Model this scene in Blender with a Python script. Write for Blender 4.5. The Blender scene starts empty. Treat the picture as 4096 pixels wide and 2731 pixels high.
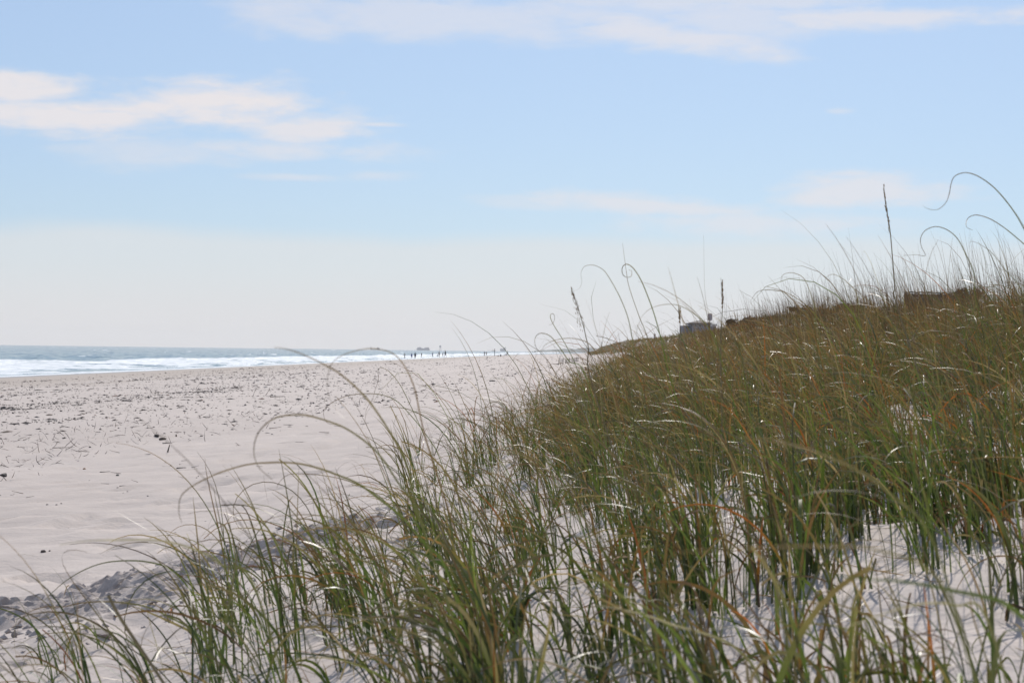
import bpy, math, random
import numpy as np
from mathutils import Matrix, Vector

rnd = random.Random(7)
rs = np.random.RandomState(11)
scene = bpy.context.scene
col = scene.collection

# ------------------------------------------------------------------ camera
FPX, ZC = 7347.0, 3.9                      # focal length in photo pixels, eye height above the sea
cam_data = bpy.data.cameras.new('camera')
cam = bpy.data.objects.new('camera', cam_data)
col.objects.link(cam)
cam_data.sensor_width = 22.3
cam_data.lens = FPX / 4096.0 * 22.3
cam_data.clip_start = 0.05
cam_data.clip_end = 30000
cam_data.dof.use_dof = True
cam_data.dof.focus_distance = 17.0
cam_data.dof.aperture_fstop = 6.8
R = Matrix.Rotation(math.pi / 2 + math.atan(36.1 / FPX), 3, 'X') @ Matrix.Rotation(0.0125, 3, 'Z')
cam.matrix_world = Matrix.Translation((0, 0, ZC)) @ R.to_4x4()
scene.camera = cam
RN = np.array(R)

def ray(px, py):                            # photo pixel -> direction with y component 1
    v = RN @ np.array([(px - 2048) / FPX, -(py - 1365.5) / FPX, -1.0])
    return v / v[1]

def at(px, py, y):                          # the point seen at a photo pixel, y metres out
    v = ray(px, py)
    return np.array([v[0] * y, y, ZC + v[2] * y])

# ------------------------------------------------------------------ world, sun, exposure
SUN_EL, SUN_AZ = math.radians(38), math.radians(9)
world = bpy.data.worlds.new('World')
scene.world = world
world.use_nodes = True
WT = world.node_tree
WT.nodes.clear()

class N:                                    # tiny expression builder for shader nodes
    def __init__(s, tree): s.t = tree
    def node(s, typ, **kw):
        n = s.t.nodes.new(typ)
        for k, v in kw.items(): setattr(n, k, v)
        return n
    def put(s, sock, v):
        if isinstance(v, (int, float)): sock.default_value = v
        elif isinstance(v, (tuple, list)): sock.default_value = tuple(v) if len(v) == len(sock.default_value) else tuple(v) + (1,)
        else: s.t.links.new(v, sock)
    def m(s, op, a, b=0.0, c=0.0, clamp=False):
        n = s.node('ShaderNodeMath', operation=op, use_clamp=clamp)
        s.put(n.inputs[0], a); s.put(n.inputs[1], b); s.put(n.inputs[2], c)
        return n.outputs[0]
    def add(s, a, b): return s.m('ADD', a, b)
    def sub(s, a, b): return s.m('SUBTRACT', a, b)
    def mul(s, a, b): return s.m('MULTIPLY', a, b)
    def step(s, a, b, x):
        n = s.node('ShaderNodeMapRange', interpolation_type='SMOOTHSTEP')
        s.put(n.inputs[0], x); s.put(n.inputs[1], a); s.put(n.inputs[2], b)
        return n.outputs[0]
    def mix(s, f, a, b, mode='MIX'):
        n = s.node('ShaderNodeMix', data_type='RGBA', blend_type=mode)
        s.put(n.inputs[0], f); s.put(n.inputs[6], a); s.put(n.inputs[7], b)
        return n.outputs[2]
    def vec(s, x, y, z=0.0):
        n = s.node('ShaderNodeCombineXYZ')
        s.put(n.inputs[0], x); s.put(n.inputs[1], y); s.put(n.inputs[2], z)
        return n.outputs[0]
    def noise(s, v, scale, detail=4.0, rough=0.5, out=0):
        n = s.node('ShaderNodeTexNoise')
        if v is not None: s.put(n.inputs['Vector'], v)
        s.put(n.inputs['Scale'], scale); s.put(n.inputs['Detail'], detail); s.put(n.inputs['Roughness'], rough)
        return n.outputs[out]

w = N(WT)
sky = w.node('ShaderNodeTexSky', sky_type='NISHITA', sun_disc=False, sun_elevation=SUN_EL, sun_rotation=SUN_AZ,
             altitude=0.0, air_density=1.0, dust_density=0.6, ozone_density=2.0)
tc = w.node('ShaderNodeTexCoord')
sp = w.node('ShaderNodeSeparateXYZ'); WT.links.new(tc.outputs['Generated'], sp.inputs[0])
az = w.m('ARCTAN2', sp.outputs[0], sp.outputs[1])
el = w.m('ARCSINE', sp.outputs[2])
SKYGAIN = 0.085
graded = w.mix(1.0, sky.outputs[0], (0.72, 0.895, 1.11), 'MULTIPLY')      # the photograph's colder white balance
# thin cloud: direction space (azimuth, elevation)
nv = w.vec(w.mul(az, 9.0), w.mul(el, 26.0), 0.3)
n1 = w.noise(nv, 1.0, 7.0, 0.58)
n2 = w.noise(w.vec(w.mul(az, 26.0), w.mul(el, 90.0), 4.1), 1.0, 6.0, 0.6)
warp = w.add(w.mul(w.sub(n1, 0.5), 2.0), w.mul(w.sub(n2, 0.5), 1.7))
n4 = w.noise(w.vec(w.add(w.mul(az, 30.0), w.mul(n1, 2.5)), w.add(w.mul(el, 150.0), w.mul(n1, 6.0)), 9.0), 1.0, 6.0, .62)      # fibres inside the cloud
def blob(px, py, rx, ry, strength, tilt=0.0):
    a0 = (px - 2048) / FPX; e0 = (1376 + .0125 * px - py) / FPX
    da = w.sub(az, a0); de = w.sub(w.sub(el, e0), w.mul(da, tilt))
    d = w.m('SQRT', w.add(w.m('POWER', w.mul(da, FPX / rx), 2), w.m('POWER', w.mul(de, FPX / ry), 2)))
    return w.mul(w.step(1.25, 0.25, w.add(d, warp)), strength)
graded = w.mix(.5, graded, (6.15, 7.55, 9.75))
cl = None
for b in [(60, 400, 330, 85, .95), (330, 490, 640, 80, .95), (860, 440, 470, 125, 1.0, .02), (1230, 530, 330, 90, .85, .1),
          (1180, 610, 480, 60, .6), (700, 640, 420, 60, .4), (1500, 505, 130, 16, .6), (1150, 715, 260, 22, .4), (1480, 705, 170, 28, .35),
          (1850, 70, 900, 110, .5), (2750, 30, 900, 55, .55), (2700, 165, 560, 70, .7, -.12), (3500, 110, 800, 50, .7),
          (2950, 110, 420, 90, .5), (2640, 825, 460, 48, .65, -.06), (3000, 900, 560, 52, .55), (3400, 770, 420, 75, .7), (3380, 710, 110, 20, .55),
          (2150, 810, 260, 30, .3), (3330, 465, 70, 16, .35)]:
    v = blob(*b)
    cl = v if cl is None else w.m('MAXIMUM', cl, v)
# the same kind of thin cloud goes on over the rest of the sky
n3 = w.noise(w.vec(w.mul(az, 3.0), w.mul(el, 9.0), 8.0), 1.0, 7.0, 0.6)
rest = w.mul(w.step(.5, .72, n3), .6)
rest = w.mul(rest, w.m('MAXIMUM', w.step(.2, .27, el), w.step(.3, .4, w.m('ABSOLUTE', az))))
cl = w.m('MAXIMUM', cl, w.mul(rest, w.step(-.0, .06, el)))
cl = w.mul(cl, w.step(.0, .5, n4))
c1 = w.mix(cl, graded, (9.6, 9.25, 9.5))
# sea haze bank low over the horizon with a soft uneven upper edge
edge = w.add(el, w.mul(w.sub(w.noise(w.vec(w.mul(az, 7.0), w.mul(el, 14.0), 2.0), 1.0, 3.0), .5), .018))
c2 = w.mix(w.mul(w.step(.068, .054, edge), .66), c1, (8.85, 9.05, 9.2))
c3 = w.mix(w.step(.05, .0, el), c2, (8.9, 8.8, 9.0))
bg = w.node('ShaderNodeBackground')
WT.links.new(c3, bg.inputs[0]); bg.inputs[1].default_value = SKYGAIN
wo = w.node('ShaderNodeOutputWorld'); WT.links.new(bg.outputs[0], wo.inputs[0])
world.cycles.sampling_method = 'MANUAL'
world.cycles.sample_map_resolution = 1024

sun_data = bpy.data.lights.new('sun', 'SUN')
sun_data.energy = 4.2
sun_data.angle = math.radians(0.53)
sun_data.color = (1.0, 0.94, 0.86)
sun = bpy.data.objects.new('sun', sun_data); col.objects.link(sun)
sun.location = (0, 0, 30)
sd = Vector((math.sin(SUN_AZ) * math.cos(SUN_EL), math.cos(SUN_AZ) * math.cos(SUN_EL), math.sin(SUN_EL)))
sun.rotation_euler = sd.to_track_quat('Z', 'Y').to_euler()

scene.view_settings.view_transform = 'Standard'
scene.view_settings.look = 'None'
scene.view_settings.exposure = 0.0
scene.view_settings.gamma = 1.0
scene.view_settings.use_curve_mapping = False
scene.render.engine = 'CYCLES'
cy = scene.cycles
cy.use_denoising = True
cy.denoiser = 'OPENIMAGEDENOISE'
cy.max_bounces = 6; cy.diffuse_bounces = 3; cy.glossy_bounces = 3; cy.transmission_bounces = 4; cy.transparent_max_bounces = 8
cy.caustics_reflective = False; cy.caustics_refractive = False
cy.sample_clamp_indirect = 6.0

# ------------------------------------------------------------------ helpers
def tag(o, label=None, cat=None, group=None, kind=None):
    if label: o['label'] = label
    if cat: o['category'] = cat
    if group: o['group'] = group
    if kind: o['kind'] = kind
    return o

def mesh_np(name, V, F, mat=None, colors=None, smooth=True, attr=None, mi=None):
    me = bpy.data.meshes.new(name)
    V = np.ascontiguousarray(V, dtype=np.float32)
    me.vertices.add(len(V)); me.vertices.foreach_set('co', V.ravel())
    F = np.ascontiguousarray(F, dtype=np.int32); k = F.shape[1]
    me.loops.add(F.size); me.loops.foreach_set('vertex_index', F.ravel())
    me.polygons.add(len(F)); me.polygons.foreach_set('loop_start', np.arange(0, F.size, k, dtype=np.int32))
    if mat is not None:
        for m in (mat if isinstance(mat, (list, tuple)) else [mat]): me.materials.append(m)
    if mi is not None: me.polygons.foreach_set('material_index', np.asarray(mi, dtype=np.int32))
    me.update(calc_edges=True)
    me.polygons.foreach_set('use_smooth', np.full(len(F), smooth, dtype=bool))
    if colors is not None:
        a = me.color_attributes.new('Col', 'FLOAT_COLOR', 'POINT')
        c4 = np.ones((len(V), 4), np.float32); c4[:, :3] = colors
        a.data.foreach_set('color', c4.ravel())
    for kx, vals in (attr or {}).items():
        a = me.attributes.new(kx, 'FLOAT', 'POINT'); a.data.foreach_set('value', np.ascontiguousarray(vals, dtype=np.float32))
    return me

def link(name, me, parent=None, loc=None):
    o = bpy.data.objects.new(name, me); col.objects.link(o)
    if parent is not None: o.parent = parent
    if loc is not None: o.location = tuple(float(q) for q in loc)
    return o

def empty(name, loc, rz=0.0):
    o = bpy.data.objects.new(name, None); col.objects.link(o)
    o.empty_display_size = 0.2
    o.location = tuple(float(q) for q in loc); o.rotation_euler = (0, 0, rz)
    return o

class MB:                                   # mesh builder: boxes, bars, tubes -> one mesh
    def __init__(s): s.v = []; s.f = []
    def quadbox(s, pts):
        b = len(s.v); s.v += [tuple(p) for p in pts]
        for q in ((0, 3, 2, 1), (4, 5, 6, 7), (0, 1, 5, 4), (1, 2, 6, 5), (2, 3, 7, 6), (3, 0, 4, 7)): s.f.append([b + i for i in q])
        return s
    def box(s, x0, x1, y0, y1, z0, z1):
        return s.quadbox([(x0, y0, z0), (x1, y0, z0), (x1, y1, z0), (x0, y1, z0), (x0, y0, z1), (x1, y0, z1), (x1, y1, z1), (x0, y1, z1)])
    def tube(s, pts, rad, n=6):
        pts = [Vector(p) for p in pts]
        if not isinstance(rad, (list, tuple)): rad = [rad] * len(pts)
        b = len(s.v); prev = None
        for i, p in enumerate(pts):
            t = (pts[min(i + 1, len(pts) - 1)] - pts[max(i - 1, 0)]).normalized()
            a = t.cross(Vector((0.3, 0.9, 0.2)) if prev is None else prev.cross(t))
            a.normalize(); c = t.cross(a); prev = a
            for k in range(n):
                q = p + (a * math.cos(6.2832 * k / n) + c * math.sin(6.2832 * k / n)) * rad[i]
                s.v.append(tuple(q))
        for i in range(len(pts) - 1):
            for k in range(n):
                s.f.append([b + i * n + k, b + i * n + (k + 1) % n, b + (i + 1) * n + (k + 1) % n, b + (i + 1) * n + k])
        s.f.append([b + k for k in range(n)][::-1]); s.f.append([b + (len(pts) - 1) * n + k for k in range(n)])
        return s
    def lathe(s, prof, n=12, cx=0, cy=0):
        b = len(s.v)
        for r, z in prof:
            for k in range(n): s.v.append((cx + r * math.cos(6.2832 * k / n), cy + r * math.sin(6.2832 * k / n), z))
        for i in range(len(prof) - 1):
            for k in range(n): s.f.append([b + i * n + k, b + i * n + (k + 1) % n, b + (i + 1) * n + (k + 1) % n, b + (i + 1) * n + k])
        return s
    def mesh(s, name, mat, smooth=False):
        me = bpy.data.meshes.new(name); me.from_pydata([tuple(map(float, v)) for v in s.v], [], s.f); me.materials.append(mat); me.update()
        if smooth: me.polygons.foreach_set('use_smooth', [True] * len(me.polygons))
        return me
    def build(s, name, mat, parent=None, loc=None, smooth=False): return link(name, s.mesh(name, mat, smooth), parent, loc)

def ss(a, b, x):
    t = np.clip((np.asarray(x, float) - a) / (b - a), 0, 1); return t * t * (3 - 2 * t)

GR = np.random.RandomState(5)
_perm = GR.permutation(4096); _ang = GR.rand(4096) * 2 * np.pi
def perlin(x, y, seed=0):
    x = np.asarray(x, float) + seed * 17.37; y = np.asarray(y, float) + seed * 9.71
    xi = np.floor(x).astype(np.int64); yi = np.floor(y).astype(np.int64); xf = x - xi; yf = y - yi
    def g(ix, iy, dx, dy):
        a = _ang[_perm[(ix + _perm[iy & 4095]) & 4095]]
        return np.cos(a) * dx + np.sin(a) * dy
    u = xf ** 3 * (xf * (xf * 6 - 15) + 10); v = yf ** 3 * (yf * (yf * 6 - 15) + 10)
    a = g(xi, yi, xf, yf); b = g(xi + 1, yi, xf - 1, yf); c = g(xi, yi + 1, xf, yf - 1); d = g(xi + 1, yi + 1, xf - 1, yf - 1)
    return (a + (b - a) * u + (c - a) * v + (a - b - c + d) * u * v) * 1.5
def fbm(x, y, o=4, seed=0):
    t = 0; a = 1.0; n = 0
    for i in range(o):
        t = t + a * perlin(x * 2 ** i, y * 2 ** i, seed + i * 3); n += a; a *= .5
    return t / n

def mat_new(name):
    m = bpy.data.materials.new(name); m.use_nodes = True
    t = m.node_tree; p = t.nodes['Principled BSDF']
    return m, N(t), p
def simple(name, c, rough=.7, var=.12, scale=8.0, spec=.3, metal=0.0):
    m, n, p = mat_new(name)
    tcn = n.node('ShaderNodeTexCoord')
    f = n.noise(tcn.outputs['Object'], scale, 5.0, .6)
    k = n.add(1 - var, n.mul(f, 2 * var))
    n.put(p.inputs['Base Color'], n.mix(1.0, tuple(c) + (1,), n.vec(k, k, k), 'MULTIPLY'))
    p.inputs['Roughness'].default_value = rough; p.inputs['Metallic'].default_value = metal
    p.inputs['Specular IOR Level'].default_value = spec
    return m

# ------------------------------------------------------------------ terrain
PA = np.array([(-400, -8), (-140, -3), (-90, -.9), (-78, -.3), (-72, .0), (-66, .25), (-55, .62), (-45, .95), (-30, 1.4), (-15, 1.85), (-8, 2.15), (-4.5, 2.42), (-2.6, 2.62),
               (-1.5, 2.85), (0, 3.1), (1.5, 3.38), (3, 3.68), (4.8, 4.02), (6.5, 4.25), (9, 4.42), (14, 4.45), (30, 4.2), (400, 4)], float)
_ug = np.arange(-400, 400, .1); _zg = np.interp(_ug, PA[:, 0], PA[:, 1])
_k = np.exp(-np.linspace(-2, 2, 15) ** 2); _zs = np.convolve(np.pad(_zg, 7, mode='edge'), _k / _k.sum(), mode='valid')
def U(x, y): return x - .04 * y - 3 * ss(25, 170, y)
def crest(y): return np.interp(y, [0, 25, 50, 90, 150, 250, 500, 900, 2000], [0, .0, .6, 1.05, 1.05, 1.3, 2.2, 2.4, 2.4])
CLX = lambda x, y: ss(1.0, .35, np.abs((x + 1.5 - .33 * (y - 9.2)) / .98)) * ss(6.0, 7.2, y) * ss(12.0, 9.8, y)     # patch of broken damp sand
def base_height(x, y):
    u = U(x, y)
    z = np.interp(u, _ug, _zs) + crest(y) * ss(2.5, 9, u) * (1 - ss(30, 80, u))
    z = z - ss(1500, 2600, y) * 6.0
    return z
def height(x, y):
    x = np.asarray(x, float); y = np.asarray(y, float)
    z = base_height(x, y)
    u = U(x, y)
    dune = ss(-3, 1, u)
    near = 1 - ss(60, 200, y)
    z = z + dune * (.09 * perlin(x / 1.7, y / 2.1, 1) + .06 * perlin(x / .55, y / .7, 2)) * near
    z = z + dune * ss(20, 60, y) * (.45 * perlin(x / 9, y / 14, 3) + .16 * perlin(x / 3, y / 4, 4))
    fade = 1 - ss(25, 80, y)
    beach = 1 - dune
    z = z + beach * ss(-60, -40, u) * (.035 * perlin(x / 1.1, y / .8, 5) + .05 * perlin(x / 6, y / 5, 6)) * (1 - ss(150, 400, y))
    z = z + (.007 * perlin(x / .22 + .4 * perlin(x, y, 9), y / .12, 7) + .012 * np.maximum(0, perlin(x / .33, y / .3, 8)) ) * fade
    # footprints: shallow dents with a pushed-up rim
    f = perlin(x / .5, y / .55, 12); z = z - .07 * ss(.3, .75, f) * fade * beach + .025 * ss(.1, .35, f) * ss(.5, .35, f) * fade * beach
    z = z + 0.045 * perlin(x / .75, y / .42, 13) * perlin(x / 2.5, y / 3.5, 16) * 1.6 * fade * beach
    c = CLX(x, y)
    z = z + c * (.03 + .05 * fbm(x / .5, y / .5, 2, 14))
    return z

us = [0.0]
while us[-1] < 400: us.append(us[-1] + max(.05, .036 * abs(us[-1])))
ug = np.array([-q for q in us[:0:-1]] + us)
ys = [-30.0]
while ys[-1] < 0: ys.append(ys[-1] + max(.12, .12 * abs(ys[-1])))
while ys[-1] < 3200: ys.append(ys[-1] + max(.05, .0095 * ys[-1]))
yg = np.array(ys)
YY, UU = np.meshgrid(yg, ug, indexing='ij')
XX = UU + .04 * YY
ZZ = height(XX, YY)
V = np.stack([XX, YY, ZZ], -1).reshape(-1, 3)
nr, nc = XX.shape
idx = np.arange(nr * nc).reshape(nr, nc)
Fq = np.stack([idx[:-1, :-1], idx[:-1, 1:], idx[1:, 1:], idx[1:, :-1]], -1).reshape(-1, 4)
keep = ZZ[:-1, :-1].ravel() > -4.5
Fq = Fq[keep]

sand, n, p = mat_new('sand')
geo = n.node('ShaderNodeNewGeometry')
gs = n.node('ShaderNodeSeparateXYZ'); n.t.links.new(geo.outputs['Position'], gs.inputs[0])
big = n.noise(geo.outputs['Position'], .12, 4.0)
med = n.noise(geo.outputs['Position'], 2.2, 6.0, .65)
fine = n.noise(geo.outputs['Position'], 160.0, 3.0, .7)
c = n.mix(n.step(.3, .7, big), (.445, .382, .346), (.50, .432, .392))
c = n.mix(n.mul(n.step(.35, .75, med), .5), c, (.425, .36, .325))
c = n.mix(n.step(.60, .75, fine), c, (.36, .33, .31))
dark = n.noise(geo.outputs['Position'], 420.0, 1.0, .5)
c = n.mix(n.mul(n.step(.66, .72, dark), .5), c, (.16, .14, .13))
streak = n.noise(n.vec(n.mul(gs.outputs[0], .35), n.mul(gs.outputs[1], .05), 0.0), 1.0, 5.0, .6)
damp = n.step(1.45, .75, n.add(gs.outputs[2], n.mul(n.sub(streak, .5), 1.6)))
c = n.mix(n.mul(damp, .8), c, (.36, .30, .255))
wet = n.step(.42, .12, n.add(gs.outputs[2], n.mul(n.sub(streak, .5), .25)))
c = n.mix(wet, c, (.23, .195, .17))
n.put(p.inputs['Base Color'], c)
n.put(p.inputs['Roughness'], n.sub(.85, n.mul(wet, .5)))
p.inputs['Specular IOR Level'].default_value = .25
bh = n.add(n.mul(n.noise(geo.outputs['Position'], 30.0, 5.0, .7), .5), n.mul(n.noise(n.vec(n.mul(gs.outputs[0], 5.0), n.mul(gs.outputs[1], 9.0), 0.0), 1.0, 4.0, .6), 1.5))
bp = n.node('ShaderNodeBump'); bp.inputs['Strength'].default_value = .35; bp.inputs['Distance'].default_value = .03
n.put(bp.inputs['Height'], bh); n.t.links.new(bp.outputs[0], p.inputs['Normal'])
ground = link('sand_ground', mesh_np('sand_ground', V, Fq, sand)); tag(ground, 'pale sand beach rising into a dune', kind='structure')

# the crust of damp sand broken into angular pieces by the dune foot
def worley(x, y, size, seed):
    gx, gy = np.floor(x / size), np.floor(y / size); bd = np.full(x.shape, 9e9); hv = np.zeros_like(x)
    for dx in (-1, 0, 1):
        for dy in (-1, 0, 1):
            cx, cy = gx + dx, gy + dy; h_ = (_perm[(cx.astype(np.int64) + _perm[(cy.astype(np.int64) + seed) & 4095]) & 4095])
            jx, jy = (cx + .5 + .8 * ((h_ % 64) / 64 - .5)) * size, (cy + .5 + .8 * ((h_ // 64) / 64 - .5)) * size
            d = (x - jx) ** 2 + (y - jy) ** 2; q_ = ((h_ * 37) % 101) / 101.0; tx, ty = ((h_ * 13) % 53) / 53.0 - .5, ((h_ * 29) % 59) / 59.0 - .5
            v = q_ + (tx * (x - jx) + ty * (y - jy)) / size * 1.1; near = d < bd; bd = np.where(near, d, bd); hv = np.where(near, v, hv)
    return hv
cx_, cy_ = np.meshgrid(np.arange(-3.2, .5, .0165), np.arange(6.0, 13.0, .021))
wx = cx_ + .03 * perlin(cx_ / .09, cy_ / .09, 17); wy = cy_ + .03 * perlin(cx_ / .09, cy_ / .09, 18)
pat = CLX(cx_, cy_) * (.25 + .75 * ss(-.25, .25, perlin(cx_ / .8, cy_ / .9, 19)))
big_ = np.maximum(0, worley(wx, wy, .11, 5) - .62) * .085; mid_ = np.maximum(0, worley(wx, wy, .05, 9) - .45) * .036; sml_ = worley(wx, wy, .032, 21) * .014
cz_ = height(cx_, cy_) - .012 + pat * (big_ + mid_ + sml_ + .02) + .004 * perlin(cx_ / .04, cy_ / .04, 20) * pat
ni, nj = cx_.shape; idx = np.arange(ni * nj).reshape(ni, nj)
CFq = np.stack([idx[:-1, :-1], idx[:-1, 1:], idx[1:, 1:], idx[1:, :-1]], -1).reshape(-1, 4)[(pat[:-1, :-1] > .02).ravel()]
crust, n, p = mat_new('damp_sand_crust'); geo = n.node('ShaderNodeNewGeometry')
n.put(p.inputs['Base Color'], n.mix(n.step(.35, .7, n.noise(geo.outputs['Position'], 9.0, 6.0, .65)), (.34, .29, .265), (.48, .415, .38))); p.inputs['Roughness'].default_value = .9
p.inputs['Specular IOR Level'].default_value = .2
bp = n.node('ShaderNodeBump'); bp.inputs['Strength'].default_value = .5; bp.inputs['Distance'].default_value = .01
n.put(bp.inputs['Height'], n.noise(geo.outputs['Position'], 90.0, 5.0, .7)); n.t.links.new(bp.outputs[0], p.inputs['Normal'])
tag(link('broken_sand_ground', mesh_np('broken_sand_ground', np.stack([cx_, cy_, cz_], -1).reshape(-1, 3), CFq, crust, smooth=False)), 'broken crust of damp sand by the dune foot', kind='structure')

def ground_hit(px, py, y0=2.0, y1=2600.0):   # where a photo pixel's ray meets the ground
    v = ray(px, py)
    yy = np.exp(np.linspace(math.log(y0), math.log(y1), 6000))
    g = ZC + v[2] * yy - np.maximum(base_height(v[0] * yy, yy), .05)          # no lower than the wash of the sea
    i = int(np.argmax(g < 0)) if (g < 0).any() else len(yy) - 1
    y = yy[i]; return np.array([v[0] * y, y, max(.03, float(height(v[0] * y, y)))])

# ------------------------------------------------------------------ sea
q = np.linspace(1 / 110.0, 1 / 7600.0, 340)
rr = 1 / q
ta = np.concatenate([np.linspace(-1.6, -.34, 50)[:-1], np.linspace(-.34, .10, 540)])
RRg, TA = np.meshgrid(rr, ta, indexing='ij')
SX, SY = TA * RRg, RRg
su = SX - .04 * SY
wob = 7 * perlin(SY / 70, su / 200, 21) + 3 * perlin(SY / 23, su / 90, 22)
uu = su + wob
offs = ss(-85, -130, uu)
chop = fbm(SX / 5, SY / 9, 4, 30)
swell = np.maximum(0, np.sin(uu / 31 * 2 * np.pi + .8 * perlin(SY / 120, su / 120, 24))) ** 2.2
along = .5 + .55 * perlin(SY / 38, su / 60, 25) + .25 * perlin(SY / 13, su / 30, 26)
brk = np.exp(-((uu + 107) / np.where(uu < -107, 9.0, 3.0)) ** 2) * (.35 + .75 * np.clip(along + .1, 0, 1.2))
brk2 = np.exp(-((uu + 92) / np.where(uu < -92, 5.0, 2.0)) ** 2) * .35
brk3 = np.exp(-((uu + 150) / np.where(uu < -150, 9.0, 4.0)) ** 2) * .6 * along
far = ss(-160, -260, su)
surf_lump = ss(-108, -104, uu) * ss(-72, -84, uu) * (.20 * fbm(SX / 3.5, SY / 8, 4, 37) + .06)
SZ = .04 + swell * (.12 + .38 * offs) + brk * .85 + brk2 * .7 + surf_lump + brk3 * .7 + chop * (.05 + .22 * offs) + far * .35 * np.maximum(0, fbm(SX / 26, SY / 40, 4, 33))
SZ = SZ * ss(-62, -82, su) + .02
f1 = fbm(SX / 9, SY / 16, 5, 40); f2 = fbm(SX / 3, SY / 22, 4, 44); f3 = fbm(SX / 30, SY / 60, 5, 48)
surf = ss(-111, -106, uu) * (1 - ss(-64, -60, uu))
foam = surf * np.clip(1.05 - .9 * ss(-.05, .45, f1) * ss(-104, -92, uu) - .75 * ss(-88, -76, uu) * ss(-.25, .2, f2), 0, 1)
foam = np.maximum(foam, np.clip(brk * 1.3, 0, 1) * ss(-110, -106, uu))
foam = np.maximum(foam, ss(.34, .5, brk3 + .35 * f1) * ss(-157, -152, uu))
foam = np.maximum(foam, ss(.26, .38, f1) * ss(-.02, .2, f3) * offs)
foam = np.maximum(foam, ss(.5, .56, f2) * ss(0, .2, f1) * offs * .8)
foam = np.maximum(foam, .8 * ss(-66, -70, su) * ss(-74, -70, su) * ss(-.3, .1, f2))
SV = np.stack([SX, SY, SZ], -1).reshape(-1, 3)
snr, snc = SX.shape; idx = np.arange(snr * snc).reshape(snr, snc)
SF = np.stack([idx[:-1, :-1], idx[:-1, 1:], idx[1:, 1:], idx[1:, :-1]], -1).reshape(-1, 4)[:, ::-1]
su_f = su[:-1, :-1].ravel(); SF = SF[su_f < -50] if False else SF
SF = SF[(su[:-1, :-1].ravel() < -45) | (SY[:-1, :-1].ravel() > 1200)]
water, n, p = mat_new('sea_water')
geo = n.node('ShaderNodeNewGeometry')
gsx = n.node('ShaderNodeSeparateXYZ'); n.t.links.new(geo.outputs['Position'], gsx.inputs[0])
fa = n.node('ShaderNodeAttribute', attribute_name='foam')
fn = n.noise(geo.outputs['Position'], .9, 5.0, .7)
ff = n.step(.35, .65, n.add(fa.outputs['Fac'], n.mul(n.sub(fn, .5), .5)))
deep = n.noise(geo.outputs['Position'], .02, 3.0)
wc = n.mix(deep, (.04, .11, .135), (.065, .155, .17))
n.put(p.inputs['Base Color'], n.mix(ff, wc, n.mix(n.step(.38, .66, n.noise(n.vec(n.mul(gsx.outputs[0], .55), n.mul(gsx.outputs[1], .12), 0.0), 1.0, 6.0, .7)), (.50, .545, .58), (.80, .81, .82))))
n.put(p.inputs['Roughness'], n.add(.13, n.mul(ff, .6)))
p.inputs['IOR'].default_value = 1.33; p.inputs['Specular IOR Level'].default_value = .38
# ripples too small for the mesh tilt the normal directly
def vmath(op, a, b=None):
    q_ = n.node('ShaderNodeVectorMath', operation=op); n.put(q_.inputs[0], a)
    if b is not None:
        if op == 'SCALE': n.put(q_.inputs['Scale'], b)
        else: n.put(q_.inputs[1], b)
    return q_.outputs[0]
r1 = n.noise(n.vec(n.mul(gsx.outputs[0], 1.1), n.mul(gsx.outputs[1], .045), 0.0), 1.0, 3.0, .6, 1)
r2 = n.noise(n.vec(n.mul(gsx.outputs[0], 5.0), n.mul(gsx.outputs[1], 2.5), 0.0), 1.0, 3.0, .6, 1)
tilt = vmath('ADD', vmath('SCALE', vmath('SUBTRACT', r1, (.5, .5, .5)), .95), vmath('SCALE', vmath('SUBTRACT', r2, (.5, .5, .5)), .85))
tilt = vmath('SCALE', vmath('MULTIPLY', tilt, (1.0, 1.0, .0)), n.sub(1.0, n.mul(ff, .9)))
n.t.links.new(vmath('NORMALIZE', vmath('ADD', geo.outputs['Normal'], tilt)), p.inputs['Normal'])
sea = link('sea_water', mesh_np('sea_water', SV, SF, water, attr={'foam': foam.ravel()})); tag(sea, 'blue-green sea with white breakers rolling in', kind='structure')

# distant low wooded shore across the bay
hm = simple('far_woods', (.07, .085, .06), .9, .3, .05)
xs = np.linspace(-160, 900, 420)
top = (4.5 + 7.0 * ss(60, 200, xs) + 5.5 * np.abs(fbm(xs / 26, xs * 0 + .5, 4, 60)) + 5 * ss(235, 262, xs)) * ss(20, 130, xs) + 1.6 * ss(-160, -150, xs) * ss(-96, -100, xs)
hr = [(6500, -8.0), (6505, 0), (6530, 1), (6700, 1), (6760, -8.0)]
HV = np.concatenate([np.stack([xs, np.full_like(xs, yq), np.full_like(xs, -8.0) if k_ < -1 else (top * k_ - .8 + (0 if k_ else .4))], -1) for yq, k_ in hr])
i4 = np.arange(len(hr) * len(xs)).reshape(len(hr), len(xs))
HF = np.stack([i4[:-1, :-1], i4[:-1, 1:], i4[1:, 1:], i4[1:, :-1]], -1).reshape(-1, 4)
tag(link('distant_shore_hill', mesh_np('distant_shore_hill', HV, HF, hm, smooth=False)), 'low wooded shore fading blue across the bay', kind='structure')
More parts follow.
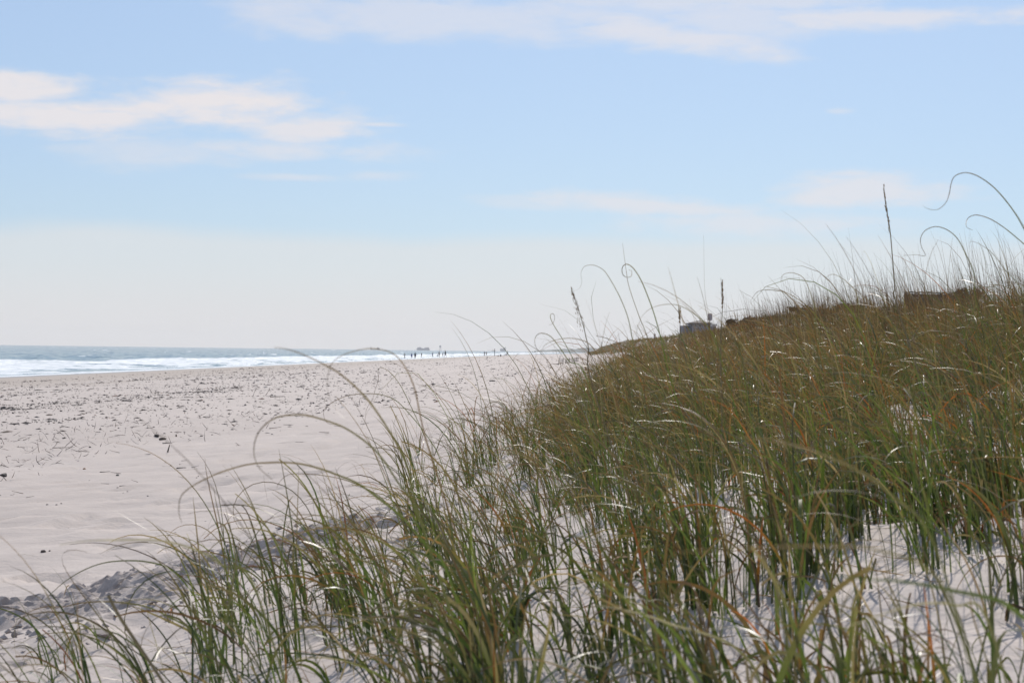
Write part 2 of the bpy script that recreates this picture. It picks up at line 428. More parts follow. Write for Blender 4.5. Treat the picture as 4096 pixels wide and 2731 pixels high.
#@@OBJECTS
# ------------------------------------------------------------------ ships, tower
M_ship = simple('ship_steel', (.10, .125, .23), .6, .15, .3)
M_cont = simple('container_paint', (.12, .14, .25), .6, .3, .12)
M_white = simple('weathered_white_paint', (.62, .62, .62), .6, .08, 3)
def hull(mb, x0, x1, y0, w_, z1):
    # raked bow on the left, flat stern
    P = [(x0, .0, 0), (x0 - (x1 - x0) * .06, .0, z1)]
    b = len(mb.v)
    mb.v += [(x0 + 2, y0, -1.5), (x0 - (x1 - x0) * .05, y0, z1 * 1.12), (x0 + (x1 - x0) * .15, y0 - w_, z1), (x0 + (x1 - x0) * .15, y0 - w_ * .8, -1.5),
             (x1, y0 - w_, z1), (x1 - 1, y0 - w_ * .8, -1.5), (x0 + (x1 - x0) * .15, y0 + w_, z1), (x0 + (x1 - x0) * .15, y0 + w_ * .8, -1.5), (x1, y0 + w_, z1), (x1 - 1, y0 + w_ * .8, -1.5)]
    for f in ((0, 3, 2, 1), (3, 5, 4, 2), (0, 1, 6, 7), (7, 6, 8, 9), (5, 9, 8, 4), (1, 2, 6), (2, 4, 8, 6), (0, 7, 3), (3, 7, 9, 5)): mb.f.append([b + q for q in f])
    return mb
def px2x(px, y): return ray(px, 1390)[0] * y
def ship(name, label, cat, p0, p1, y, hz_, parts):
    x0, x1 = px2x(p0, y), px2x(p1, y); Ls = x1 - x0
    o = empty(name, ((x0 + x1) / 2, y, 0)); tag(o, label, cat)
    hull(MB(), -Ls / 2 + Ls * .03, Ls / 2, 0, Ls * .08, hz_).build('hull', M_ship, o)
    for nm, m_, bx in parts:
        mb = MB()
        for (a, b_, z0, z1) in bx: mb.box(-Ls / 2 + a * Ls, -Ls / 2 + b_ * Ls, -Ls * .07, Ls * .07, z0, z1)
        mb.build(nm, m_, o)
    return o
SY_ = 7000.0; u_ = SY_ / FPX                     # metres per photo pixel out there
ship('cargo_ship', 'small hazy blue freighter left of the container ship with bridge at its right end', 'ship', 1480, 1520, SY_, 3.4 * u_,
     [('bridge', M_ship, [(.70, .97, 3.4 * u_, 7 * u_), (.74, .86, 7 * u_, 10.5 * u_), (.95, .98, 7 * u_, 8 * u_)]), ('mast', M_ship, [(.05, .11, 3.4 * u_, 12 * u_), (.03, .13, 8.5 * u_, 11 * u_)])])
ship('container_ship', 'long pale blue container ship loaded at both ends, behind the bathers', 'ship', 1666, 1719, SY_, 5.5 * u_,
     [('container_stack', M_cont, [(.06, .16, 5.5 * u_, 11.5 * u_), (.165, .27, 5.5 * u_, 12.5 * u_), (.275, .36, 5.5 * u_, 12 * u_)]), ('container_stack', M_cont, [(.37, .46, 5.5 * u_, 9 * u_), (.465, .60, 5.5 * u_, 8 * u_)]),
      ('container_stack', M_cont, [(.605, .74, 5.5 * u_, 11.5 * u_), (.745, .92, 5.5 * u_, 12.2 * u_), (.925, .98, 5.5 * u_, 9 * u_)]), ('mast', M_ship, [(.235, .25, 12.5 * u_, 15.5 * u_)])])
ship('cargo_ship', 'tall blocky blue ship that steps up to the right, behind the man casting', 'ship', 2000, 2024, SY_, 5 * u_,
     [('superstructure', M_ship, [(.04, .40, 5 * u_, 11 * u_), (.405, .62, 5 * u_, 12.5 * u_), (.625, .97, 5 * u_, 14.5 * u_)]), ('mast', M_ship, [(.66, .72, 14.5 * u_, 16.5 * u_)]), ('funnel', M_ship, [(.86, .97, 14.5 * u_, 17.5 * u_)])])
wt = empty('water_tower', (px2x(1761, 6600), 6600, 0)); tag(wt, 'hazy blue water tower on thin legs beyond the surf', 'water tower')
k_ = 6600 / FPX
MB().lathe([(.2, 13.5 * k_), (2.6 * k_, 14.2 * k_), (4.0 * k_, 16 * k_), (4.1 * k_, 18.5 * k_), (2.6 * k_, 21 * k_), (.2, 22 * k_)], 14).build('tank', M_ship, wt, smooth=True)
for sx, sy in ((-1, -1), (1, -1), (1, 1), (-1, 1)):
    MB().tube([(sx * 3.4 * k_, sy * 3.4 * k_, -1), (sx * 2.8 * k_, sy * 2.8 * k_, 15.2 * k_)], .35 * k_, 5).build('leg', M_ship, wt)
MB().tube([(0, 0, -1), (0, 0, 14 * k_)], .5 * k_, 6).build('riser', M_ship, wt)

# ------------------------------------------------------------------ people
def cmat(name, c, rough=.85): return simple(name, c, rough, .15, 6.0, .15)
SKIN = cmat('skin', (.36, .22, .16), .6)
HAIRM = cmat('hair', (.05, .035, .025))
CL = {k: cmat(k + '_cloth', c) for k, c in dict(black=(.018, .018, .022), navy=(.035, .05, .15), blue=(.05, .08, .26), grey=(.10, .10, .115), charcoal=(.04, .042, .05), brown=(.075, .055, .045), tan=(.25, .19, .14), red=(.20, .05, .04)).items()}

def body_mesh(J, rad, edges, mats, classify):
    me = bpy.data.meshes.new('person_body')
    me.from_pydata([tuple(q) for q in J], edges, []); me.update()
    o = bpy.data.objects.new('tmp', me); col.objects.link(o)
    md = o.modifiers.new('skin', 'SKIN'); md.use_smooth_shade = True; md.branch_smoothing = .6
    sv = me.skin_vertices[0].data
    for i, r_ in enumerate(rad): sv[i].radius = r_ if isinstance(r_, tuple) else (r_, r_); sv[i].use_root = (i == 0)
    sb = o.modifiers.new('sub', 'SUBSURF'); sb.levels = 1; sb.render_levels = 1
    dg = bpy.context.evaluated_depsgraph_get()
    out = bpy.data.meshes.new_from_object(o.evaluated_get(dg))
    bpy.data.objects.remove(o); bpy.data.meshes.remove(me)
    out.materials.clear()
    for m_ in mats: out.materials.append(m_)
    for f in out.polygons: f.material_index = classify(f.center); f.use_smooth = True
    return out

def person(label, px, py, hpx, top, legs, pose='stand', face=0.0, hat=None, bare_legs=False, coat=False, group='people at the waterline', ydist=None):
    g = ground_hit(px, py) if ydist is None else at(px, py, ydist)
    y = g[1]; h = 1.18 * hpx / FPX * y; S = h / 1.75
    o = empty('person', g, face); tag(o, label, 'person', group)
    arm = {'stand': ((.23, .0, 1.15), (.24, .06, .90)), 'out': ((.36, .05, 1.22), (.52, .12, 1.04)), 'cast': ((.30, .22, 1.25), (.34, .46, 1.42)), 'fold': ((.25, .03, 1.16), (.10, .20, 1.12)),
           'carry': ((.25, -.02, 1.15), (.29, .02, .92)), 'walk': ((.24, .12, 1.17), (.25, .30, 1.02)), 'sit': ((.26, .08, .62), (.27, .30, .48))}[pose]
    J, rad, E_ = [], [], []
    def add(p, r_, par=None):
        J.append(Vector(p) * S); rad.append(tuple(q * S for q in r_) if isinstance(r_, tuple) else r_ * S)
        if par is not None: E_.append((par, len(J) - 1))
        return len(J) - 1
    if pose == 'sit':
        pel = add((0, 0, .32), (.17, .13)); wst = add((0, -.05, .50), (.15, .11), pel); ch = add((0, -.12, .76), (.19, .13), wst)
        nk = add((0, -.12, .93), .06, ch); hd = add((0, -.10, 1.03), (.085, .10), nk); ht = add((0, -.09, 1.15), (.075, .085), hd)
        sh_z, sh_y = .84, -.12
    else:
        lean = .05 if pose in ('walk', 'carry') else 0
        pel = add((0, 0, .95), (.15, .12) if not coat else (.19, .16)); wst = add((0, .01, 1.13), (.14, .10) if not coat else (.18, .14), pel); ch = add((0, lean, 1.34), (.18, .12) if not coat else (.2, .15), wst)
        nk = add((0, lean + .01, 1.50), .06, ch); hd = add((0, lean + .03, 1.58), (.08, .095), nk); ht = add((0, lean + .03, 1.69), (.07, .08), hd)
        sh_z, sh_y = 1.42, lean
    for s_ in (-1, 1):
        e, wv = arm
        if pose == 'cast' and s_ < 0: e, wv = ((.26, .16, 1.2), (.14, .42, 1.36))
        if pose in ('walk', 'carry') and s_ < 0: e = (e[0], -e[1], e[2]); wv = (wv[0], -wv[1] * .6, wv[2] - .08)
        sh = add((s_ * .17, sh_y, sh_z), (.075, .07), ch); el_ = add((s_ * e[0], e[1], e[2]), .052, sh); wr = add((s_ * wv[0], wv[1], wv[2]), .034, el_)
        d = (Vector((s_ * wv[0], wv[1], wv[2])) - Vector((s_ * e[0], e[1], e[2]))).normalized()
        pm = add(Vector((s_ * wv[0], wv[1], wv[2])) + d * .07, (.034, .022), wr)
        lat = Vector((0, 1, 0)) - d * d.y; lat.normalize()
        for k, ln in enumerate((.072, .082, .076, .06)):
            b0 = Vector(J[pm]) / S + lat * (k - 1.5) * .019
            f1_ = add(b0 + d * .03, .0095, pm); add(b0 + d * ln * .75 + Vector((-s_ * .012, 0, 0)), .0085, f1_)
        t1 = add(Vector((s_ * wv[0], wv[1], wv[2])) + d * .04 + lat * .035, .011, wr); add(Vector((s_ * wv[0], wv[1], wv[2])) + d * .08 + lat * .045, .009, t1)
        if pose == 'sit':
            hp = add((s_ * .09, .06, .30), (.095, .09), pel); kn = add((s_ * .13, .42, .42), .065, hp); an = add((s_ * .13, .66, .08), .042, kn); add((s_ * .14, .80, .05), (.045, .03), an)
        else:
            st = {'walk': .26 * s_, 'carry': .22 * s_}.get(pose, .02 * s_)
            hp = add((s_ * .095, 0, .86), (.095, .09), pel); kn = add((s_ * .10, st * .6 + .03, .49), .064 if not bare_legs else .055, hp); an = add((s_ * .105, st, .085), .043, kn)
            add((s_ * .12, st + .15, .035), (.042, .03), an)
    hz0, sc_ = (.93, 1.0) if pose == 'sit' else (1.50, 1.0)
    def cls(c):
        z = c.z / S
        if z > hz0 + .005: return 0
        if pose != 'sit':
            if abs(c.x / S) > .185 and z < 1.0 and pose not in ('out', 'cast'): return 0 if z < .90 else 1
            if pose == 'out' and abs(c.x / S) > .5: return 0
            if pose == 'cast' and c.y / S > .44: return 0
            if z > (.90 if not coat else .62): return 1
            if bare_legs and z < (.55 if z > .1 else .2): return 0
            return 2 if z > .09 else 3
        if c.y / S > .02 and abs(c.x / S) < .22 and z < .55: return 2 if z > .09 else 3
        return 1
    me = body_mesh(J, rad, E_, [SKIN, top, legs, CL['charcoal']], cls)
    link('body', me, o)
    hc = J[ht]; hh_ = Vector(J[hd])
    mb = MB(); R_ = .098 * S
    mb.lathe([(R_ * .95, -R_ * .7), (R_ * 1.04, -R_ * .1), (R_ * .95, R_ * .5), (R_ * .6, R_ * .95), (.003, R_ * 1.1)], 10)
    mb.v = [(v[0] + hh_.x, v[1] + hh_.y - .02 * S, v[2] + hh_.z + .075 * S) for v in mb.v]
    mb.build('hair', HAIRM, o, smooth=True)
    if hat:
        mb = MB(); mb.lathe([(.17 * S, .0), (.175 * S, .012 * S), (.105 * S, .02 * S), (.10 * S, .09 * S), (.06 * S, .115 * S), (.003, .12 * S)], 12)
        mb.v = [(v[0] + hc.x, v[1] + hc.y, v[2] + hc.z + .0 * S) for v in mb.v]; mb.build('hat', hat, o, smooth=True)
    if coat:
        mb = MB(); mb.lathe([(.25 * S, .60 * S), (.235 * S, .85 * S), (.20 * S, 1.1 * S), (.215 * S, 1.32 * S), (.13 * S, 1.46 * S), (.07 * S, 1.50 * S)], 14)
        mb.v = [(v[0], v[1] * .8, v[2]) for v in mb.v]; mb.build('coat', top, o, smooth=True)
    return o
PI = math.pi
person('person in a black hat and black clothes with both arms held away from the body', 1618.5, 1434, 18, CL['black'], CL['black'], 'out', .1, CL['black'])
person('person in a bright navy blue jacket and black trousers beside the tall dark pair', 1646.5, 1433.5, 18, CL['blue'], CL['black'], 'stand', .2, coat=True)
person('person in a dark cap and long dark coat, right of the blue jacket', 1660.5, 1434, 21, CL['charcoal'], CL['black'], 'stand', -.1, CL['black'], coat=True)
person('person all in black standing alone with folded arms in the line of bathers', 1686, 1430, 16, CL['black'], CL['charcoal'], 'fold', PI * .9)
person('person in a slate blue top and dark trousers standing alone', 1730.5, 1428.5, 16.5, CL['navy'], CL['charcoal'], 'stand', .4)
person('small child in dark clothes holding on beside the grey figure', 1750, 1427, 11.5, CL['charcoal'], CL['charcoal'], 'fold', -.8)
person('adult in a grey top with bare legs beside the small child', 1756.5, 1428.5, 20, CL['grey'], CL['grey'], 'stand', .6, bare_legs=True)
person('slim person in dark grey standing just left of the tall walker', 1771, 1427, 15.5, CL['grey'], CL['charcoal'], 'fold', .2)
person('tall person in a big black coat walking with a bag', 1781.5, 1428.5, 23.5, CL['black'], CL['brown'], 'walk', PI / 2, coat=True, bare_legs=True)
person('thin person in grey standing at the foam, left of a pair', 1938.5, 1424, 16.5, CL['grey'], CL['grey'], 'stand', .1, bare_legs=True)
person('thin person in brown standing at the foam, right of a pair', 1946, 1422.5, 14, CL['brown'], CL['grey'], 'stand', .1, bare_legs=True)
person('tall angler in dark waders with arms raised forward to cast', 1978.5, 1424.5, 25, CL['charcoal'], CL['grey'], 'cast', PI / 2)
pa = person('person in dark clothes sitting in the low beach chair', 2028, 1424, 25, CL['charcoal'], CL['navy'], 'sit', PI / 2)
person('distant slim grey walker left of the bulky black figure', 2131.5, 1414.5, 9.5, CL['grey'], CL['charcoal'], 'walk', PI / 2, ydist=1150)
person('distant bulky figure in a black coat past the chair', 2140, 1414, 10.5, CL['black'], CL['black'], 'walk', PI / 2, coat=True, ydist=1150)

def folding_chair(g, S, rz):
    o = empty('beach_chair', g, rz); tag(o, 'low dark folding beach chair with someone sitting in it', 'chair')
    M = lambda pts, r_=.018: MB().tube([tuple(q * S for q in p_) for p_ in pts], r_ * S, 6)
    for s_ in (-.28, .28):
        M([(s_, .36, .0), (s_, .34, .30), (s_, -.30, .22)]).build('side_frame', CL['charcoal'], o)
        M([(s_, -.10, .26), (s_, -.34, 0)]).build('leg', CL['charcoal'], o)
        M([(s_, -.22, .24), (s_, -.40, 1.0)]).build('back_post', CL['charcoal'], o)
        M([(s_, .32, .46), (s_, -.27, .48)], .028).build('armrest', CL['brown'], o)
    MB().quadbox([tuple(c * S for c in q) for q in ((-.27, .33, .29), (.27, .33, .29), (.27, -.24, .22), (-.27, -.24, .22), (-.27, .33, .305), (.27, .33, .305), (.27, -.24, .235), (-.27, -.24, .235))]).build('seat', CL['navy'], o)
    MB().quadbox([tuple(c * S for c in q) for q in ((-.26, -.25, .26), (.26, -.25, .26), (.26, -.27, .26), (-.26, -.27, .26), (-.26, -.39, .99), (.26, -.39, .99), (.26, -.41, .99), (-.26, -.41, .99))]).build('backrest', CL['navy'], o)
gc = np.array(pa.location); folding_chair(gc, 25 / FPX * gc[1] / 1.75, PI / 2)
g = ground_hit(2003, 1425); S = g[1] / FPX
o = empty('beach_bag', g, .3); tag(o, 'dark slumped beach bag standing on the sand between angler and chair', 'bag')
MB().lathe([(3.0 * S, 0), (3.4 * S, 2 * S), (2.6 * S, 5 * S), (1.3 * S, 7 * S), (.8 * S, 7.6 * S)], 10).build('body', CL['charcoal'], o, smooth=True)
MB().tube([(-1 * S, 0, 7 * S), (-.6 * S, 0, 9 * S), (.6 * S, 0, 9 * S), (1 * S, 0, 7 * S)], .3 * S, 5).build('handle', CL['black'], o)
for px, py, r_, lb, m_ in ((1994, 1425, 2.3, 'small reddish bait bucket on the sand next to the beach bag', CL['red']), (1989, 1424.5, 1.6, 'tiny tan bait tub beside the angler', CL['tan'])):
    g = ground_hit(px, py); S = g[1] / FPX
    o = empty('bucket', g); tag(o, lb, 'bucket')
    MB().lathe([(.05 * S, .02), (r_ * .7 * S, .02), (r_ * S, 3.2 * S), (r_ * .9 * S, 3.2 * S), (r_ * .62 * S, .3 * S)], 10).build('pail', m_, o, smooth=True)
    MB().tube([(-r_ * S, 0, 3 * S), (-r_ * .7 * S, 0, 4.6 * S), (r_ * .7 * S, 0, 4.6 * S), (r_ * S, 0, 3 * S)], .2 * S, 4).build('handle', CL['black'], o)
# fishing rod held by the angler
g = ground_hit(1978.5, 1424.5); S = 25 / FPX * g[1] / 1.75
rod = MB().tube([(-.42 * S, .1 * S, 1.37 * S), (-1.2 * S, .15 * S, 1.62 * S), (-2.3 * S, .2 * S, 1.86 * S)], [.03 * S, .02 * S, .008 * S], 5).build('fishing_rod', CL['black'], None, g)
tag(rod, 'thin dark fishing rod held out by the angler', 'fishing rod')

# ------------------------------------------------------------------ sand fence
M_wood = simple('weathered_wood', (.085, .075, .068), .85, .35, 14)
M_wire = simple('wire', (.10, .09, .085), .5, .2, 20)
ga, gb = ground_hit(2243, 1459), ground_hit(2313, 1446)

S = ga[1] / FPX
sf = empty('sand_fence', ga); tag(sf, 'short run of slatted sand fence with a leaning end post', 'fence')
r2 = random.Random(3)
slat = [MB().quadbox([(-1.1 * S, -.3 * S, -6 * S), (1.1 * S, -.3 * S, -6 * S), (1.1 * S, .3 * S, -6 * S), (-1.1 * S, .3 * S, -6 * S), (-.9 * S, -.25 * S, hh * S), (1.0 * S, -.25 * S, (hh + .6) * S), (1.0 * S, .25 * S, (hh + .6) * S), (-.9 * S, .25 * S, hh * S)]).mesh('slat', M_wood) for hh in (21, 23, 25)]
tops = []
for i in range(18):
    f = i / 17.0
    p_ = ga * (1 - f) + gb * f + np.array([r2.uniform(-.8, .8) * S, 0, 0]); p_[2] = float(height(p_[0], p_[1]))
    if i in (3, 9): continue
    s_ = link('slat', r2.choice(slat), sf, p_ - ga); s_.rotation_euler = (r2.uniform(-.05, .05), r2.uniform(-.07, .07), r2.uniform(-.3, .3))
    tops.append(p_ - ga)
MB().tube([(-11 * S, 0, -4 * S), (-2.5 * S, 0, 38 * S)], [1.3 * S, 1.0 * S], 7).build('post', M_wood, sf)
for hz_ in (7, 16):
    MB().tube([(-7 * S + hz_ * .1 * S, .3 * S, hz_ * S)] + [tuple(q + np.array([0, .4 * S, hz_ * S + r2.uniform(-.4, .4) * S])) for q in tops], .28 * S, 4).build('wire', M_wire, sf)
for px, py, hh, lb in ((2392, 1442, 17, 'lone grey stake standing in the bare sand slope right of the sand fence'), (2407, 1386, 17, 'tiny grey post with a cross bar on the far dune top')):
    y_ = 150 if px == 2392 else 420
    v = ray(px, py); gx = v[0] * y_; g = np.array([gx, y_, float(height(gx, y_))]); S = y_ / FPX
    if px == 2407: g[2] = min(g[2], ZC + ray(px, 1390)[2] * y_)
    top_z = ZC + ray(px, py - hh)[2] * y_ - g[2]
    mb = MB().tube([(0, 0, -.3), (.3 * S, 0, top_z)], 1.0 * S, 6)
    o = empty('stake', g); tag(o, lb, 'stake'); mb.build('post', M_wood, o)
    if px == 2407: MB().box(-4 * S, 4 * S, -.5 * S, .5 * S, top_z - 1.6 * S, top_z - .3 * S).build('crossbar', M_wood, o)

# ------------------------------------------------------------------ beach house, signs, wooden wall
M_roof = simple('roof_shingle', (.09, .075, .072), .85, .25, 2.5)
M_wall = simple('blue_grey_siding', (.24, .255, .30), .7, .08, .8)
M_trim = simple('pale_trim', (.55, .55, .58), .6, .06, 2)
M_rail = simple('grey_rail', (.22, .21, .21), .7, .15, 3)
M_glass = simple('dark_window_glass', (.03, .035, .045), .08, .1, 1, .6)
HY = 330.0; S = HY / FPX
hb0 = at(2808, 1340, HY)
ho = empty('beach_house', hb0); tag(ho, 'blue-grey beach house with low hipped roof and railed decks behind the dune', 'house')
X = lambda px: (px - 2808) * S
Zz = lambda py: ZC + ray(2808, py - 5)[2] * HY - hb0[2]
z0 = -2.0
MB().box(X(2768), X(2838), 0, 8, z0, Zz(1297)).build('wall', M_wall, ho)
rf = MB(); zt, ze = Zz(1285.5), Zz(1296.5)
rf.v = [(X(2761), -.8, ze), (X(2846), -.8, ze), (X(2846), 8.8, ze), (X(2761), 8.8, ze), (X(2795), 3.5, zt), (X(2811), 3.5, zt), (X(2761), -.8, ze - .14), (X(2846), -.8, ze - .14), (X(2846), 8.8, ze - .14), (X(2761), 8.8, ze - .14)]
rf.f = [[0, 1, 5, 4], [1, 2, 5], [2, 3, 4, 5], [3, 0, 4], [0, 6, 7, 1], [1, 7, 8, 2], [2, 8, 9, 3], [3, 9, 6, 0], [6, 9, 8, 7]]
roof = rf.build('roof', M_roof, ho)
MB().box(X(2806), X(2808.5), 3.2, 3.5, zt - .1, zt + .35).build('vent', M_rail, roof)
for a, b_ in ((2776, 2788), (2794, 2806), (2813, 2826)):
    wf = MB(); za, zb = Zz(1313), Zz(1302.5)
    for q in ((X(a), X(a + 1.2), za, zb), (X(b_ - 1.2), X(b_), za, zb), (X(a + 1.2), X(b_ - 1.2), zb - .06, zb), (X(a + 1.2), X(b_ - 1.2), za, za + .06)): wf.box(q[0], q[1], -.06, -.002, q[2], q[3])
    fr = wf.build('window', M_trim, ho)
    MB().box(X(a + 1.2), X(b_ - 1.2), -.03, -.004, za + .06, zb - .06).build('pane', M_glass, fr)
# left wing with a roof deck, right wing with a sunlit deck
MB().box(X(2733), X(2767.6), .4, 7.4, z0, Zz(1307)).build('wall', simple('grey_siding', (.17, .18, .20), .75, .08, .8), ho)
lw = MB().box(X(2744), X(2760), .32, .398, Zz(1318), Zz(1310)).build('window', M_glass, ho)
MB().box(X(2838.4), X(2866), .6, 7, z0, Zz(1307)).build('wall', M_wall, ho)
for xa, xb, zb in ((2746, 2767, 1297), (2840, 2868, 1300)):
    m_ = M_rail if xa < 2800 else M_white
    rl = MB().box(X(xa), X(xb), .5, .62, Zz(zb) - .08, Zz(zb)).build('railing', m_, ho)
    for k in range(6):
        xx = X(xa) + (X(xb) - X(xa)) * k / 5.0
        MB().box(xx - .045, xx + .045, .5, .6, Zz(1307) - .05, Zz(zb) - .085).build('baluster', m_, rl)
MB().box(X(2841), X(2869), .62, .7, Zz(1306), Zz(1301)).build('deck_screen', M_white, ho)

def sign(px, y, ztop, zmid, wpx, base, lb):
    g = at(px, base, y); S = y / FPX
    o = empty('sign', g); tag(o, lb, 'sign')
    f = lambda py: ZC + ray(px, py)[2] * y - g[2]
    MB().box(-1.7 * S, 1.7 * S, -1.2 * S, 1.2 * S, -1.5, f(zmid - 2)).build('post', M_wood, o)
    mb = MB(); hw = wpx / 2.0 * S; zt, zb = f(ztop), f(zmid); c_ = hw * .16; yb = -1.25 * S; th = .5 * S
    prof = [(-hw + c_, zb), (hw - c_, zb), (hw, zb + c_), (hw, zt - c_), (hw - c_, zt), (-hw + c_, zt), (-hw, zt - c_), (-hw, zb + c_)]
    mb.v = [(x_, yb, z_) for x_, z_ in prof] + [(x_, yb - th, z_) for x_, z_ in prof]
    mb.f = [list(range(8)), list(range(15, 7, -1))] + [[k, 8 + k, 8 + (k + 1) % 8, (k + 1) % 8] for k in range(8)]
    mb.build('panel', simple('sign_back', (.33, .29, .30), .55, .08, 3), o)
sign(2839, 150.0, 1254, 1281, 18, 1318, 'blank grey sign back on a post beside the beach house')
sign(2618.5, 300.0, 1335, 1349, 8, 1362, 'small far blank grey sign on the dune line, left of the house')

WY = 62.0; S = WY / FPX
g = at(3615, 1238, WY)
ww = empty('wooden_wall', g); tag(ww, 'dark weathered board wall with a ragged cap behind the dune crest', 'wall')
Wz = lambda py: ZC + ray(3615, py + 14)[2] * WY - g[2]
r2 = random.Random(8); x_ = 0.0; k = 0
bm = [MB().box(-.058, .058, -.018, .018, -1.0, 0).mesh('board', simple('grey_board', c_, .9, .4, 9)) for c_ in ((.13, .105, .09), (.16, .13, .115), (.105, .088, .08))]
while x_ < 292 * S:
    link('board', r2.choice(bm), ww, (x_ + .06, .01 * (k % 2), Wz(1157.5) + r2.uniform(-.02, .01) - .017 * x_)); x_ += .126; k += 1
cap = MB(); NS = 24
for k in range(NS):
    a, b_ = 292 * S * k / NS, 292 * S * (k + 1) / NS - .006
    dz = r2.uniform(-.008, .012); zc = Wz(1156.5) - .017 * (a + b_) / 2
    cap.box(a, b_, -.07, .09, zc + dz, zc + dz + .035)
cap.build('cap_rail', simple('dark_cap', (.035, .03, .03), .9, .3, 9), ww)
for xx in (.1, 1.2, 2.3): MB().box(xx, xx + .09, .04, .13, -1.2, Wz(1160)).build('post', M_wood, ww)

# ------------------------------------------------------------------ dark shrubs along the crest
M_leaf = [simple('shrub_leaf', c_, .6, .35, 1.2) for c_ in ((.075, .05, .034), (.095, .062, .04), (.055, .045, .03))]
def shrub(px, py, y, wpx, hpx, lb, seed):
    S = y / FPX; r_ = np.random.RandomState(seed)
    g = at(px, py - 3, y); W, Hh = wpx * S / 2, hpx * S
    o = empty('shrub', g); tag(o, lb, 'shrub', 'dark shrubs along the dune crest')
    stem = MB()
    for k in range(6):
        a = r_.rand() * 6.28; q = r_.rand() * .6
        stem.tube([(0.05 * math.cos(a), .05 * math.sin(a), -.6), (W * q * .5 * math.cos(a), W * q * .5 * math.sin(a), Hh * .4), (W * q * math.cos(a), W * q * math.sin(a), Hh * .8)], [.03, .02, .008], 5)
    stem.build('stem', M_wood, o)
    n_ = 2600
    lob = np.stack([r_.uniform(-.75, .75, 9) * W, r_.uniform(-.5, .5, 9) * W, r_.uniform(.15, .68, 9) * Hh], -1); lr = r_.uniform(.18, .45, 9)
    k = r_.randint(0, 9, n_); d = r_.randn(n_, 3); d /= np.linalg.norm(d, axis=1)[:, None]; rad = np.minimum(np.abs(r_.randn(n_)) * .55, 1.5)
    P = lob[k] + d * (rad * lr[k])[:, None] * np.array([W, W, Hh * .9]); P[:, 2] = np.maximum(P[:, 2], -.3)
    s_ = (.022 + .02 * r_.rand(n_)) * y / 60
    a_ = r_.randn(n_, 3); a_ /= np.linalg.norm(a_, axis=1)[:, None]; b_ = np.cross(a_, r_.randn(n_, 3)); b_ /= np.linalg.norm(b_, axis=1)[:, None]
    V_ = np.stack([P - a_ * s_[:, None] * 1.6, P + b_ * s_[:, None] * .7, P + a_ * s_[:, None] * 1.6, P - b_ * s_[:, None] * .7], 1).reshape(-1, 3)
    me = mesh_np('foliage', V_, np.arange(n_ * 4).reshape(n_, 4), M_leaf, smooth=False, mi=r_.randint(0, 3, n_))
    link('foliage', me, o)
for i, a in enumerate([(2945, 1313, 110, 90, 36, 'dark brown shrub nearest the beach house on the dune crest'), (3003, 1300, 105, 66, 32, 'small dark shrub second along the crest from the beach house'),
                       (3080, 1290, 95, 110, 34, 'wide low brown shrub midway between house and wooden wall'), (3225, 1268, 85, 150, 42, 'broad dark shrub with a flat left shoulder on the crest'),
                       (3390, 1250, 75, 150, 38, 'long low shrub just left of the wooden wall'), (3885, 1200, 55, 140, 60, 'dark shrub mound at the right end of the wooden wall')]):
    shrub(*a, 200 + i)
#@@GRASS

# ------------------------------------------------------------------ grass
grass_mat, n, p = mat_new('grass_blade')
ca = n.node('ShaderNodeAttribute', attribute_name='Col')
tcn = n.node('ShaderNodeTexCoord')
bn = n.noise(tcn.outputs['Object'], 22.0, 3.0, .6)
k = n.add(.56, n.mul(bn, .88))
bc = n.mix(1.0, ca.outputs['Color'], n.vec(k, k, k), 'MULTIPLY')
n.put(p.inputs['Base Color'], bc)
p.inputs['Roughness'].default_value = .43
p.inputs['Specular IOR Level'].default_value = .45
tl = n.node('ShaderNodeBsdfTranslucent')
n.put(tl.inputs['Color'], n.mix(1.0, bc, (1.25, 1.2, .7), 'MULTIPLY'))
ms = n.node('ShaderNodeMixShader'); ms.inputs[0].default_value = .40
n.t.links.new(p.outputs[0], ms.inputs[1]); n.t.links.new(tl.outputs[0], ms.inputs[2])
n.t.links.new(ms.outputs[0], n.t.nodes['Material Output'].inputs['Surface'])

GREENS = np.array([(.060, .096, .022), (.082, .124, .028), (.050, .076, .024), (.108, .142, .034), (.074, .088, .040)])
BROWNS = np.array([(.150, .085, .036), (.115, .070, .034), (.190, .120, .055), (.085, .055, .034), (.240, .085, .025), (.29, .22, .13)])
TIPS = np.array([(.200, .140, .080), (.145, .095, .050), (.26, .20, .125), (.11, .085, .045)])

